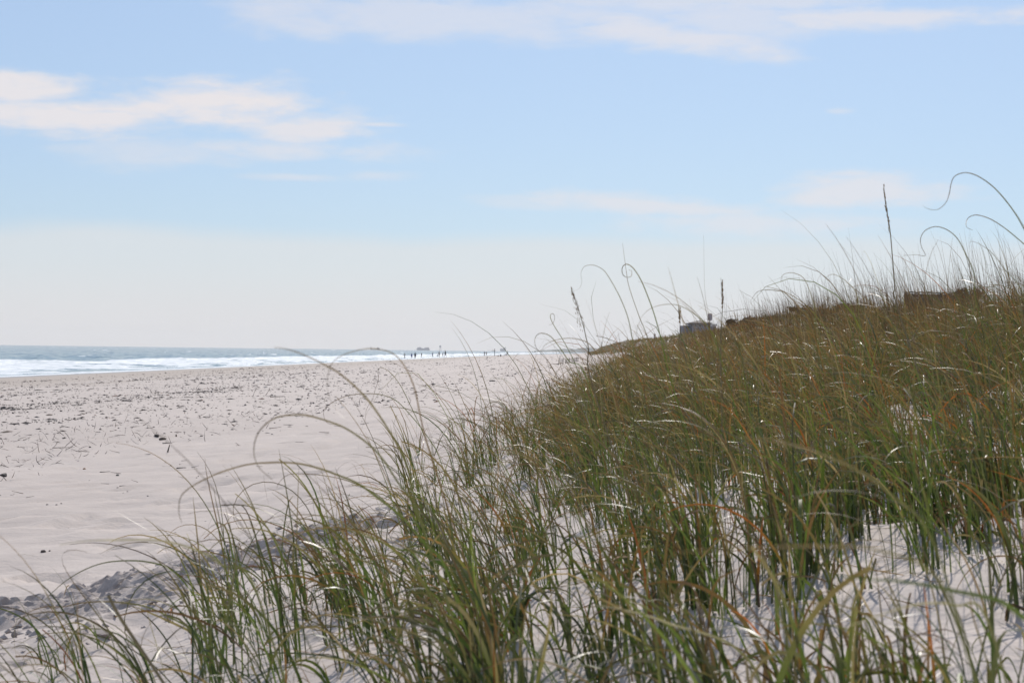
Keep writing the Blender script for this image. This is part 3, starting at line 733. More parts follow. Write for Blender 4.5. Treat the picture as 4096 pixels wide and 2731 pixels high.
def ribbons(base, L, phi, th0, kap, pw, curl, w0, tw0, tw1, nseg, cbase, ctip, tipstart, kink=None, kt=None, blunt=None):
    """curved tapering leaf ribbons; all arguments are arrays over the leaves"""
    n_ = len(L)
    t = np.linspace(0, 1, nseg + 1)[None, :]
    th = th0[:, None] + kap[:, None] * t ** pw[:, None]
    if kink is not None: th = th + kink[:, None] * ss(-.5, .5, (t - kt[:, None]) * nseg * .8)        # leaves snapped or folded over
    ph = phi[:, None] + curl[:, None] * t ** 2
    D = np.stack([np.sin(th) * np.cos(ph), np.sin(th) * np.sin(ph), np.cos(th)], -1)
    step = (L / nseg)[:, None, None] * .5 * (D[:, 1:] + D[:, :-1])
    P = np.concatenate([np.zeros((n_, 1, 3)), np.cumsum(step, 1)], 1) + base[:, None, :]
    s0 = np.stack([-np.sin(ph), np.cos(ph), np.zeros_like(ph)], -1)
    nn = np.cross(D, s0)
    tw = tw0[:, None] + tw1[:, None] * t
    S = np.cos(tw)[..., None] * s0 + np.sin(tw)[..., None] * nn
    tt = t if blunt is None else t * blunt[:, None]
    wd = w0[:, None] * np.clip(.72 + .7 * t - .1, 0, 1) * (1 - tt ** 1.25) ** .75 + .0006
    V = np.stack([P - S * wd[..., None] * .5, P + S * wd[..., None] * .5], 2)     # n, nseg+1, 2, 3
    m = ss(0, 1, (t - tipstart[:, None]) / .45)[..., None]
    C = cbase[:, None, :] * (1 - m) + ctip[:, None, :] * m
    C = np.repeat(C[:, :, None, :], 2, 2)
    i = np.arange(n_ * (nseg + 1) * 2).reshape(n_, nseg + 1, 2)
    F = np.stack([i[:, :-1, 0], i[:, :-1, 1], i[:, 1:, 1], i[:, 1:, 0]], -1).reshape(-1, 4)
    return V.reshape(-1, 3), F, C.reshape(-1, 3)

def veg_mask(x, y):
    """0..1 how thickly grass grows"""
    u = U(x, y)
    limit = -1.1 - .45 * ss(5.6, 4.8, y) + .62 * ss(6.5, 9, y) - .45 * ss(13, 20, y) + .95 * ss(18, 32, y) + .42 * perlin(x / 1.6, y / 2.4, 70) + .38 * perlin(x / .6, y / .8, 71) + 2.2 * ss(60, 170, y) - 3.2 * ss(250, 500, y)
    m = np.maximum(ss(-.3, .85, u - limit), .16 * ss(-1.15, -.5, u - limit)) * (1 - .93 * CLX(x, y))
    return m

def shoots(n, y0, y1, power, seed, spread=1.28):
    r = np.random.RandomState(seed)
    v = r.rand(n)
    y = y0 * (y1 / y0) ** v if power == 1 else (y0 ** power + v * (y1 ** power - y0 ** power)) ** (1 / power)
    x = y * (r.rand(n) * 2 - 1) * .279 * spread + (r.rand(n) - .5) * 1.6
    if y0 > 12:                                             # far zones: only the vegetated strip
        xu = .04 * y + 3 * ss(25, 170, y) - 2.4 + 17 * r.rand(n)
        x = np.where(np.abs(xu) < .279 * spread * y + 1.0, xu, 1e5)
    return x, y, r

def grass(name, n, y0, y1, power, per, nseg, seed, Lm, wm, dens_fn, label, tall=0.0, brown=.25):
    x, y, r = shoots(n, y0, y1, power, seed)
    d = np.where(x > 9e4, 0, veg_mask(np.minimum(x, 999), y) * dens_fn(np.minimum(x, 999), y))
    k = r.rand(n) < d
    k &= (x * x + y * y) > 1.15 ** 2
    x, y = x[k], y[k]; n = len(x)
    tv = np.zeros(n); td = np.zeros(n)
    if nseg >= 6:                                           # most shoots stand together in tussocks
        K = max(8, n // 9); ci = r.randint(0, n, K); ti = r.randint(0, K, n); cxs, cys = x[ci], y[ci]
        t_w = r.rand(n) < .8
        # each shoot joins a random tussock of its own neighbourhood
        order = np.argsort(cys); pos = np.searchsorted(cys[order], y); pos = np.clip(pos + r.randint(-6, 7, n), 0, K - 1); best = order[pos]
        for _ in range(10):
            alt = order[np.clip(np.searchsorted(cys[order], y) + r.randint(-40, 41, n), 0, K - 1)]
            cl_ = (cxs[alt] - x) ** 2 + (cys[alt] - y) ** 2 < (cxs[best] - x) ** 2 + (cys[best] - y) ** 2; best = np.where(cl_, alt, best)
        tsz = .03 + .05 * r.rand(K); vK = .45 * r.randn(K); dK = .55 * r.randn(K)
        nx = cxs[best] + tsz[best] * r.randn(n); ny = cys[best] + tsz[best] * r.randn(n) * 1.2
        x = np.where(t_w, nx, x); y = np.where(t_w, ny, y); tv = np.where(t_w, vK[best] + .1, -.25); td = np.where(t_w, dK[best], .2)
    z = height(x, y) - .015
    vig = np.clip(.92 + .5 * perlin(x / 1.5, y / 2.2, 75) + .2 * r.randn(n) + tv, .4, 1.8)
    lean = math.pi + .35 * r.randn(n) + .5 * perlin(x / 2.0, y / 2.0, 76)
    dry = ss(-.25, .45, perlin(x / 2.2, y / 3.2, 77) + .30 * r.randn(n) + ss(8, 40, y) * .22 + td)
    rep = lambda a: np.repeat(a, per, 0)
    N_ = n * per
    base = rep(np.stack([x, y, z], -1)) + np.concatenate([r.randn(N_, 2) * .012, np.zeros((N_, 1))], 1)
    L = Lm * rep(vig) * np.clip(np.exp(.26 * r.randn(N_)), .4, 1.5) * np.where(r.rand(N_) < .22, .55, 1) * np.where((r.rand(N_) < tall) & (rep(y) > 4), 1.6, 1)
    phi = rep(lean) + .95 * r.randn(N_)
    odd = r.rand(N_) < .16
    phi = np.where(odd, r.rand(N_) * 6.283, phi)
    th0 = np.abs(.07 + .14 * r.randn(N_))
    kap = np.clip(1.05 + .70 * r.randn(N_), .05, 3.6) * np.where(r.rand(N_) < .13, .25, 1)
    side = rep(ss(.4, -.9, U(x, y)) * ss(16, 9, y)); kap = np.where(kap > .3, kap + .8 * side, kap + .5 * side); th0 = th0 + .12 * side; phi = np.where(odd & (r.rand(N_) < .5 * side + .1), math.pi + .4 * r.randn(N_), phi)
    L = L * (1 + .22 * side); L = np.minimum(L, np.where(rep(y) < 10, .40 + .04 * rep(y), 9))
    curly = r.rand(N_) < .07
    w0 = wm * np.exp(.30 * r.randn(N_)) * (1 - .3 * side * (rep(y) < 7))
    kap = np.where(curly, 2.6 + 1.6 * r.rand(N_), kap)
    pw = 1.15 + 1.0 * r.rand(N_) + curly * .7
    curl = .5 * r.randn(N_)
    tw0 = r.rand(N_) * 3.14; tw1 = 1.1 * r.randn(N_)
    kink = np.where(r.rand(N_) < .14, .7 + .9 * r.rand(N_), 0.0); kt = .35 + .5 * r.rand(N_); blunt = np.where(r.rand(N_) < .12, .6 + .25 * r.rand(N_), 1.0)
    dr = r.rand(N_) < np.clip(brown + .45 * (rep(dry) - .35), .04, .9)
    dead = r.rand(N_) < .10
    cb = GREENS[r.randint(0, len(GREENS), N_)] * (.55 + .75 * r.rand(N_, 1))
    bb = BROWNS[np.minimum(r.randint(0, 9, N_), 5) * 0 + r.choice(6, N_, p=[.25, .15, .20, .10, .14, .16])] * (.75 + .5 * r.rand(N_, 1))
    cb = np.where(dead[:, None], bb, cb)
    ct = np.where(dr[:, None], bb, TIPS[r.randint(0, len(TIPS), N_)] * .75 + cb * .25)
    ts = np.where(dr, .05 + .35 * r.rand(N_), .25 + .45 * r.rand(N_))
    # dead leaves droop and lie low
    kap = np.where(dead & (r.rand(N_) < .6), 1.9 + .5 * r.rand(N_), kap); 
    L = np.where(dead, L * .7, L); L = np.where((kap < .6) & (r.rand(N_) < .93), np.minimum(L, Lm * 1.1), L)
    Vv, Ff, Cc = ribbons(base, L, phi, th0, kap, pw, curl, w0, tw0, tw1, nseg, cb, ct, ts, kink, kt, blunt)
    gz = height(Vv[:, 0], Vv[:, 1]) + .004
    low = Vv[:, 2] < gz; Vv[low, 2] = gz[low]
    o = link(name, mesh_np(name, Vv, Ff, grass_mat, colors=Cc)); tag(o, label, kind='stuff')
    print('GRASS', name, n, N_, len(Ff) * 2)
    return o

def d_near(x, y):
    u = U(x, y)
    bare = ss(.0, .5, perlin(x / .9, y / 1.1, 80) + .35) * ss(9.0, 6.6, y - .4 * u)        # open sand between the nearest tufts
    return (1 - .5 * bare * ss(-1.6, .2, u)) * .62 * (1 - .3 * ss(.1, -.6, u))
one = lambda x, y: np.ones_like(x)
grass('foreground_grass', 2300, 2.3, 7.0, 2, 4, 14, 101, .38, .0092, d_near, 'green and tan dune grass shoots on the nearest white sand', tall=.07, brown=.30)
grass('dune_grass', 14500, 6.5, 16.0, 2, 5, 10, 102, .36, .0070, lambda x, y: np.clip(.11 + .085 * (y - 6.5), 0, 1) * (1 - .5 * ss(.15, .5, perlin(x / 1.1, y / 1.4, 82))), 'thick olive dune grass covering the dune face', brown=.46, tall=.12)
grass('dune_grass', 24000, 15.5, 42.0, 1.6, 4, 6, 103, .40, .0085, one, 'brown and olive grass higher on the dune', brown=.52, tall=.09)
grass('dune_grass', 30000, 41.0, 170.0, 1.1, 4, 3, 104, .42, .016, one, 'far brown grass along the dune ridge', brown=.70, tall=.02)
grass('dune_grass', 20000, 168.0, 1300.0, .6, 3, 2, 105, .6, .075, one, 'distant grass on the dune line', brown=.9)

def long_blades(n, seed):
    r = np.random.RandomState(seed)
    y = (2.6 ** 1.6 + r.rand(n) * (20 ** 1.6 - 2.6 ** 1.6)) ** (1 / 1.6)
    u = -1.9 + 6.5 * r.rand(n) ** 1.6
    x = u + .04 * y
    k = (veg_mask(x, y) > .25) & (np.abs(x) < .36 * y + .4); x, y, u = x[k], y[k], u[k]; n = len(x)
    base = np.stack([x, y, height(x, y) - .02], -1)
    L = .48 + .42 * r.rand(n) ** 1.4
    phi = math.pi + .45 * r.randn(n) + .25
    th0 = np.clip(.26 + .14 * r.randn(n), .02, .7)
    kap = np.clip(1.75 + .75 * r.randn(n), .3, 4.4); pw = 1.3 + 1.3 * r.rand(n)
    loop = r.rand(n) < .2; kap = np.where(loop, 3.4 + 1.5 * r.rand(n), kap); pw = np.where(loop, 2.3 + r.rand(n), pw)
    cb = GREENS[r.randint(0, 5, n)] * (.7 + .4 * r.rand(n, 1)); ct = np.where(r.rand(n, 1) < .5, TIPS[r.randint(0, 4, n)], BROWNS[r.choice(4, n)])
    Vv, Ff, Cc = ribbons(base, L, phi, th0, kap, pw, .7 * r.randn(n), .0042 * np.exp(.25 * r.randn(n)), r.rand(n) * 3.14, 1.0 * r.randn(n), 22, cb, ct, .15 + .4 * r.rand(n))
    gz = height(Vv[:, 0], Vv[:, 1]) + .004; low = Vv[:, 2] < gz; Vv[low, 2] = gz[low]
    tag(link('arching_grass', mesh_np('arching_grass', Vv, Ff, grass_mat, colors=Cc)), 'long whip-thin grass leaves arching left over the sand', kind='stuff')
long_blades(3000, 131)

def wisps(n, seed):
    """hair-thin long leaves that stand up over the dune skyline"""
    r = np.random.RandomState(seed); y = 5.0 + 13 * r.rand(n) ** 1.2; u = .1 + (.3 * y + 1.2) * r.rand(n); x = u + .04 * y
    k = np.abs(x) < .34 * y; x, y = x[k], y[k]; n = len(x)
    c0 = GREENS[r.randint(0, 5, n)] * (.6 + .5 * r.rand(n, 1)); c1 = np.where(r.rand(n, 1) < .6, TIPS[r.randint(0, 4, n)], BROWNS[r.choice(4, n)])
    loop = r.rand(n) < .25
    Vv, Ff, Cc = ribbons(np.stack([x, y, height(x, y) - .02], -1), .62 + .42 * r.rand(n), math.pi + .7 * r.randn(n), np.abs(.10 + .12 * r.randn(n)), np.where(loop, 2.6 + 1.6 * r.rand(n), np.clip(1.0 + .7 * r.randn(n), .05, 2.6)),
                         1.8 + 1.4 * r.rand(n), .8 * r.randn(n), .0036 * np.exp(.25 * r.randn(n)), r.rand(n) * 3.14, r.randn(n), 22, c0, c1, .2 + .4 * r.rand(n))
    tag(link('wispy_grass', mesh_np('wispy_grass', Vv, Ff, grass_mat, colors=Cc)), 'hair-thin long grass leaves standing up over the dune skyline', kind='stuff')
wisps(900, 133)

def stalk_field(n, y0, y1, seed):
    x, y, r = shoots(n, y0, y1, 1, seed)
    u = U(x, y)
    k = (u > 3.2) & (u < 12) & (x < 9e4) & (r.rand(n) < .35 + .65 * ss(-.1, .3, perlin(x / 2.5, y / 5, 90)))
    x, y = x[k], y[k]; n = len(x)
    base = np.stack([x, y, height(x, y) - .02], -1)
    c = BROWNS[3] * (.45 + .6 * r.rand(n, 1))
    L = (.80 + .28 * r.randn(n)).clip(.25, 1.5) * np.interp(y, [15, 30, 60, 150], [1.0, 1.25, 1.1, .9])
    Vv, Ff, Cc = ribbons(base, L, math.pi + .8 * r.randn(n), np.abs(.03 + .06 * r.randn(n)), .05 + .28 * np.abs(r.randn(n)), 1 + r.rand(n), .3 * r.randn(n),
                         np.interp(y, [15, 40, 120], [.0055, .0085, .02]), np.full(n, 1.57), .2 * r.randn(n), 5, c, c * 1.3, np.full(n, .5))
    tag(link('dry_stalks', mesh_np('dry_stalks', Vv, Ff, grass_mat, colors=Cc)), 'thin dark dry stalks standing upright along the dune crest', kind='stuff')
stalk_field(15000, 16.0, 110.0, 120)

# fallen leaves lying on the open sand of the dune
r_ = np.random.RandomState(140); n_ = 1500; y = 2.6 + 8.5 * r_.rand(n_) ** .8; x = .04 * y - 1.3 + 5 * r_.rand(n_)
k = np.abs(x) < .36 * y + .2; x, y = x[k], y[k]; n_ = len(x); c0 = BROWNS[r_.choice(6, n_, p=[.25, .2, .2, .1, .05, .2])] * (.8 + .5 * r_.rand(n_, 1))
Vv, Ff, Cc = ribbons(np.stack([x, y, height(x, y) + .006], -1), .10 + .28 * r_.rand(n_) ** 1.5, r_.rand(n_) * 6.28, 1.35 + .2 * r_.randn(n_), .5 * r_.randn(n_), np.ones(n_), 1.2 * r_.randn(n_), .006 * np.exp(.3 * r_.randn(n_)), 1.57 + .7 * r_.randn(n_), .6 * r_.randn(n_), 9, c0, c0, np.full(n_, .5))
gz = height(Vv[:, 0], Vv[:, 1]) + .006; Vv[:, 2] = np.maximum(Vv[:, 2] * .4 + gz * .6, gz)
tag(link('fallen_leaves', mesh_np('fallen_leaves', Vv, Ff, grass_mat, colors=Cc)), 'dead brown grass leaves lying on the white sand', kind='stuff')

# ------------------------------------------------------------------ tall tussocks that stand out
def tussock(px, py, n_, Lm, label, seed, lean=.25, green=1.0):
    g_ = ground_hit(px, py, 2.5, 40); r = np.random.RandomState(seed)
    base = np.concatenate([r.randn(n_, 2) * np.array([.035, .045]), np.zeros((n_, 1))], 1)
    base[:, 2] = height(base[:, 0] + g_[0], base[:, 1] + g_[1]) - g_[2] - .02
    L = Lm * (.55 + .6 * r.rand(n_)); phi = math.pi + .7 * r.randn(n_); th0 = np.abs(lean * .4 + .13 * r.randn(n_)); kap = np.clip(.75 + .65 * r.randn(n_), .05, 2.6)
    cb = GREENS[r.randint(0, 5, n_)] * (.7 + .5 * r.rand(n_, 1)); b_ = r.rand(n_, 1) > green; cb = np.where(b_, BROWNS[r.choice(6, n_)], cb); ct = TIPS[r.randint(0, 4, n_)] * .7 + cb * .3
    Vv, Ff, Cc = ribbons(base, L, phi, th0, kap, 1.3 + 1.1 * r.rand(n_), .4 * r.randn(n_), .0082 * np.exp(.25 * r.randn(n_)), r.rand(n_) * 3.14, 1.0 * r.randn(n_), 16, cb, ct, .2 + .4 * r.rand(n_),
                         np.where(r.rand(n_) < .12, .8, 0.0), .4 + .4 * r.rand(n_), np.where(r.rand(n_) < .1, .7, 1.0))
    tag(link('grass_tussock', mesh_np('grass_tussock', Vv, Ff, grass_mat, colors=Cc), None, g_), label, 'grass tussock', 'tall grass tussocks standing above the rest')
for i_, a in enumerate([(2430, 2090, 22, .70, 'tallest upright green tussock at the middle of the dune foot'), (2340, 1850, 16, .66, 'dark spiky tussock just left of the tallest middle one'), (2580, 1900, 16, .62, 'upright tussock just right of the tallest middle one'),
                        (1730, 2180, 24, .66, 'full tussock leaning left at the edge of the open beach'), (1640, 1960, 18, .62, 'thin-leaved tussock on the beach edge with its tips reaching the wrack band'), (1790, 2420, 20, .60, 'broad-leaved green tussock rooted in clean white sand left of centre'),
                        (1420, 2560, 18, .58, 'tussock beside the right end of the broken sand clods'), (3330, 2080, 24, .66, 'dense tall tussock standing on the rim of the bare white sand patch'), (3420, 2150, 14, .5, 'reddish-based short tussock on the bare white sand rim'),
                        (2990, 1930, 18, .64, 'upright mixed green and brown tussock between the middle clump and the bare patch'), (2790, 2480, 16, .52, 'sparse tussock low on the bottom sand, right of centre'), (3740, 2330, 14, .60, 'few-leaved leaning tussock on the white sand at lower right'),
                        (2170, 2390, 16, .52, 'short bright green tussock low on the bottom sand, centre'), (1160, 2700, 20, .56, 'tussock cut by the bottom edge in front of the clods'), (840, 2720, 18, .55, 'leftmost tussock, cut by the bottom edge, bowing over the clods'),
                        (3960, 2100, 16, .62, 'tussock at the right edge above the white sand'), (2050, 1830, 18, .55, 'small tussock on the sand slope left of the dark spiky one')]):
    tussock(*a, 300 + i_)

# ------------------------------------------------------------------ single leaves and seed stalks that stand out
def spline(P, m=7):
    P = np.asarray(P, float); Q = np.vstack([2 * P[0] - P[1], P, 2 * P[-1] - P[-2]]); out = []
    for i in range(1, len(Q) - 2):
        for t in np.linspace(0, 1, m, endpoint=False):
            a, b, c, d = Q[i - 1], Q[i], Q[i + 1], Q[i + 2]
            out.append(.5 * (2 * b + (c - a) * t + (2 * a - 5 * b + 4 * c - d) * t * t + (3 * b - a - 3 * c + d) * t ** 3))
    out.append(P[-1]); return np.array(out)
def conv(pts, ox, oy, s): return [(ox + s * a, oy + s * b) for a, b in pts]
def path3d(pts, y0, y1, rnd_):
    n_ = len(pts); P = []
    for i, (px, py) in enumerate(pts):
        f = i / max(1, n_ - 1); P.append(at(px, py, y0 + (y1 - y0) * f))
    P = np.array(P); d = P[0] - P[1]; d /= np.linalg.norm(d) + 1e-9
    gz = float(height(P[0][0], P[0][1]))
    drop = P[0][2] - gz
    if drop > .03:
        k = min(.5, max(0.0, -d[0] / max(-d[2], .25))) if d[2] < 0 else (.35 if d[0] > 0 else -.1)
        if d[2] >= 0 or d[0] > 0: k = .32
        rt = P[0] + np.array([k * drop, .05 * drop, -drop]); rt[2] = float(height(rt[0], rt[1])) - .02
        md = P[0] * .5 + rt * .5 + np.array([.0 * drop, 0, 0])
        P = np.vstack([rt, md, P])
    return spline(P)
def leaf(pts, y0, y1, wmm, c0, c1, label, seed=0, group='single grass leaves that stand out'):
    P = path3d(pts, y0, y1, seed); n_ = len(P)
    T = np.gradient(P, axis=0); T /= np.linalg.norm(T, axis=1)[:, None] + 1e-9
    view = P - np.array([0, 0, ZC]); view /= np.linalg.norm(view, axis=1)[:, None]
    S_ = np.cross(T, view); S_ /= np.linalg.norm(S_, axis=1)[:, None] + 1e-9
    for i in range(1, n_):
        if np.dot(S_[i], S_[i - 1]) < 0: S_[i] *= -1
    Nn = np.cross(S_, T); t = np.linspace(0, 1, n_)
    tw = (.5 + .9 * np.sin(seed * 1.7) * t)[:, None]
    A_ = np.cos(tw) * S_ + np.sin(tw) * Nn; B_ = np.cross(A_, T)
    w_ = (.60 * wmm / 1000 * np.clip(.8 + .6 * t, 0, 1) * (1 - t ** 1.3) ** .8 + .0008)[:, None]
    V_ = np.stack([P - A_ * w_ * .5, P + B_ * w_ * .16, P + A_ * w_ * .5], 1).reshape(-1, 3)
    i = np.arange(n_ * 3).reshape(n_, 3)
    F_ = np.concatenate([np.stack([i[:-1, k], i[:-1, k + 1], i[1:, k + 1], i[1:, k]], -1) for k in (0, 1)])
    m = ss(.15, .75, t)[:, None]; C_ = np.array(c0) * (1 - m) + np.array(c1) * m
    org = P[0].copy()
    o = link('grass_leaf', mesh_np('grass_leaf', V_ - org, F_, grass_mat, colors=np.repeat(C_, 3, 0)), None, org)
    tag(o, label, 'grass leaf', group); return o
GR_, OL, TN, BR, OR, ST, DK = (.075, .11, .03), (.09, .10, .045), (.20, .15, .09), (.13, .085, .045), (.42, .13, .03), (.42, .38, .29), (.05, .05, .03)
k4 = lambda p_: conv(p_, 2050, 900, .38265); k5 = lambda p_: conv(p_, 2900, 600, .5085); kA = lambda p_: conv(p_, 900, 1400, .59524)
k6 = lambda p_: conv(p_, 0, 2000, .59524); k8 = lambda p_: conv(p_, 2700, 1800, .59354); kR = lambda p_: conv(p_, 2200, 1350, .46769)
leaf(k4([(1300, 1560), (1260, 1240), (1210, 980), (1130, 770), (1040, 600), (960, 480), (880, 430), (810, 418), (745, 440), (715, 510), (725, 590), (700, 660), (640, 690), (575, 700)]), 6.6, 6.2, 6, OL, TN, 'tan leaf with an S bend in the pale sky, tip touching the open seed head', 1)
leaf(k4([(1640, 1568), (1560, 1220), (1490, 960), (1420, 760), (1340, 570), (1260, 450), (1195, 410), (1150, 440), (1150, 510), (1190, 545), (1240, 535), (1245, 480), (1215, 470)]), 6.4, 6.1, 6, GR_, TN, 'green leaf above the dune toe ending in a small closed loop against the sky', 2)
leaf(k4([(1440, 1260), (1330, 970), (1220, 650), (1185, 450), (1150, 190)]), 7.5, 7.4, 4.5, OL, BR, 'straight needle-like leaf crossing the loop and pointing straight up', 3)
leaf(k4([(2090, 1180), (2050, 930), (2010, 680), (1998, 110)]), 8.5, 8.4, 4, OL, BR, 'very tall straight thin leaf standing up in front of the sign', 4)
leaf(k4([(2180, 1400), (2110, 1180), (2030, 1050), (1900, 930), (1750, 845), (1600, 830), (1450, 870), (1350, 960), (1300, 1100), (1280, 1190)]), 6, 5.6, 6, GR_, TN, 'leaf making a wide round arch over the beach house', 5)
leaf(k4([(760, 1568), (600, 1430), (500, 1290), (400, 1165), (300, 1130), (245, 1165), (233, 1230), (260, 1300), (330, 1340)]), 6.5, 6.2, 5, GR_, TN, 'leaf curling in a hook over the far bathers at the dune end', 6)
leaf(k4([(700, 1568), (560, 1260), (440, 1060), (400, 980), (400, 935), (430, 930), (440, 980), (420, 1030), (380, 1045)]), 7.2, 7, 4, GR_, TN, 'leaf with a tiny teardrop loop at its tip left of the seed head', 7)
leaf(k4([(990, 1568), (900, 1380), (800, 1240), (640, 1185), (480, 1195), (360, 1240), (310, 1300), (295, 1400), (280, 1500)]), 5.6, 5.3, 6, BR, TN, 'brown leaf bending down in front of the sand fence', 8)
leaf(k5([(2600, 1150), (2420, 760), (2352, 620), (2290, 510), (2210, 400), (2120, 300), (2030, 230), (1950, 190), (1880, 180), (1810, 205), (1780, 260), (1765, 340), (1740, 410), (1690, 460), (1640, 472), (1590, 460), (1560, 440)]), 5.4, 5.0, 6.5, OL, BR, 'highest brown leaf, swinging into a big S curl in the sky above the wooden wall', 9)
leaf(k5([(2560, 920), (2352, 740), (2270, 670), (2180, 600), (2080, 540), (1980, 512), (1920, 530), (1897, 570), (1905, 610), (1950, 630)]), 6.2, 5.9, 5, OL, BR, 'brown leaf with a small hook under the biggest curl', 10)
leaf(k5([(1990, 1250), (1960, 980), (1900, 830), (1830, 700), (1750, 630), (1660, 603), (1580, 630), (1540, 690), (1545, 760), (1575, 830), (1500, 825), (1400, 830)]), 6.6, 6.3, 5.5, OL, BR, 'brown question-mark shaped leaf above the wooden wall', 11)
leaf(k5([(2350, 1150), (2200, 940), (2100, 810), (2000, 740), (1940, 720), (1920, 745), (1940, 810), (1960, 880)]), 7, 6.8, 5, OL, BR, 'leaf hooked over sharply beside the crest stalks on the right', 12)
leaf(k5([(730, 1400), (710, 1260), (670, 1120), (620, 1010), (550, 970), (490, 968), (450, 990), (440, 1040)]), 7.4, 7.2, 5, OL, TN, 'leaf arched like a cane above the broad dark shrub', 13)
leaf(k5([(680, 1400), (600, 1260), (480, 1130), (400, 1105), (320, 1100), (250, 1120), (200, 1190)]), 6.4, 6.1, 5.5, BR, TN, 'low brown bow-shaped leaf left of the cane-shaped one', 14)
leaf(k5([(1075, 1420), (1040, 1150), (960, 1040), (860, 980), (800, 1000), (780, 1060)]), 6.8, 6.5, 5.5, OL, TN, 'leaf bending left to a drooping tip midway along the dune skyline', 15)
leaf(k5([(1290, 1300), (1230, 1130), (1190, 1000), (1140, 870), (1095, 795), (1085, 840), (1110, 885)]), 7.5, 7.3, 4.5, OL, ST, 'leaf folded sharply at its pale tip left of the tall closed seed stalk', 16)
leaf(kA([(1480, 1460), (1340, 1300), (1200, 1130), (1050, 1010), (900, 900), (760, 840), (620, 790), (480, 760), (300, 755), (120, 775), (-100, 850), (-280, 960), (-310, 1080), (-290, 1160)]), 3.9, 3.4, 8, GR_, TN, 'long leaf bowed far out over the white beach, its tip hanging down', 17)
leaf(kA([(1290, 1060), (1240, 830), (1160, 640), (1010, 400), (900, 270), (780, 165), (690, 110), (560, 45), (440, 0), (330, -20)]), 3.4, 3.0, 6, OL, TN, 'soft straight leaf rising from the tussock up to the surf line', 18)
leaf(kA([(1400, 760), (1340, 560), (1310, 430), (1280, 280), (1240, 170), (1180, 70), (1100, 10), (960, -10), (800, 30), (720, 90), (690, 180), (690, 270), (730, 380), (800, 460)]), 3.6, 3.2, 5, BR, TN, 'soft brown leaf looping high over the bathers and back to the sand', 19)
leaf(kA([(1480, 930), (1420, 800), (1350, 600), (1260, 400), (1180, 240), (1110, 150), (1050, 118), (1028, 140), (1030, 200), (1010, 265), (990, 330), (950, 400), (945, 480), (975, 550)]), 8.6, 8.3, 6, GR_, BR, 'crisp leaf with a tight bend over the dark wrack band, tip wriggling down', 20)
leaf(kA([(1440, 720), (1360, 580), (1250, 440), (1150, 340), (1050, 300), (940, 292), (830, 305), (740, 340), (680, 385), (662, 430), (690, 490), (760, 500)]), 8.4, 8.0, 5.5, GR_, BR, 'crisp leaf arching left over open sand to a small hook', 21)
leaf(kA([(1300, 1120), (1150, 870), (1050, 720), (950, 620), (820, 530), (700, 480), (560, 440), (460, 435), (340, 455), (250, 520), (205, 600), (195, 700), (230, 790), (320, 870)]), 3.6, 3.2, 6, OL, TN, 'soft leaf rolled over in a half circle above the mid beach', 22)
leaf(kA([(1300, 1420), (1150, 1330), (900, 1230), (760, 1150), (620, 1110), (480, 1105), (340, 1120), (220, 1170), (100, 1240), (40, 1320)]), 4.2, 3.8, 7, GR_, BR, 'brown-tipped leaf arching low over the foreground tussock', 23)
leaf(kA([(1200, 1160), (1060, 1000), (950, 930), (800, 870), (650, 840), (520, 830), (430, 835), (380, 870), (350, 920), (360, 970)]), 6.8, 6.4, 5, OL, BR, 'thin leaf bent like a shepherd crook over the smooth sand', 24)
leaf(k6([(1480, 1050), (1420, 880), (1340, 700), (1230, 540), (1130, 455), (1000, 415), (860, 405), (700, 420), (560, 470), (430, 550), (330, 640), (280, 690)]), 5.6, 5.2, 8, GR_, OL, 'broad green leaf arching over the broken sand clods', 25)
leaf(k6([(1400, 980), (1290, 870), (1150, 790), (1000, 720), (850, 690), (700, 680), (540, 690), (420, 715), (300, 715), (180, 760), (125, 830), (118, 900)]), 5.0, 4.6, 8, GR_, BR, 'dark leaf lying in a flat curve across the clods', 26)
leaf(k6([(1320, 760), (1240, 640), (1150, 560), (1060, 500), (960, 482), (870, 510), (800, 560), (770, 620), (780, 700)]), 5.6, 5.3, 5, BR, BR, 'brown leaf curled down among the clods', 27)
leaf(k6([(1700, 560), (1500, 440), (1400, 370), (1250, 310), (1100, 275), (950, 266), (700, 268), (560, 275), (400, 300)]), 3.0, 2.6, 6, OL, ST, 'very soft pale green leaf stretched level above the clods', 28)
leaf(k8([(2500, 1260), (2352, 1130), (2200, 1020), (2050, 980), (1900, 950), (1700, 910), (1500, 880), (1350, 870), (1000, 840)]), 2.0, 1.8, 9, GR_, GR_, 'blurred thick green leaf slanting in from the right edge low down', 29)
leaf(k8([(1900, 1160), (1700, 800), (1330, 665), (1150, 650), (900, 645), (600, 655), (300, 668), (0, 690)]), 1.6, 1.35, 4.5, OL, TN, 'pale out-of-focus leaf lying level across the dune foot', 30)
leaf(k8([(2100, 1130), (1900, 1045), (1700, 1030), (1500, 1070), (1300, 1140), (1150, 1190)]), 2.3, 2.0, 7, OL, ST, 'blurred straw leaf bent over the open sand at lower right', 31)
leaf(k8([(560, 1520), (430, 1350), (300, 1270), (150, 1220), (0, 1180), (-200, 1110), (-420, 1060), (-560, 1040)]), 3.0, 2.6, 8, OL, ST, 'long pale straw leaf bowing left across the bottom sand', 32)
leaf(k8([(700, 1560), (620, 1330), (520, 1180), (430, 1100), (380, 1080)]), 3.6, 3.5, 9, GR_, OR, 'leaf with a bright orange dying tip over the bottom sand', 33)
leaf(kR([(1880, 1250), (1800, 1000), (1720, 880), (1650, 760), (1570, 650), (1450, 560), (1300, 510)]), 4.4, 4.1, 8, GR_, OR, 'orange-brown leaf arching through the middle of the green dune grass', 34)
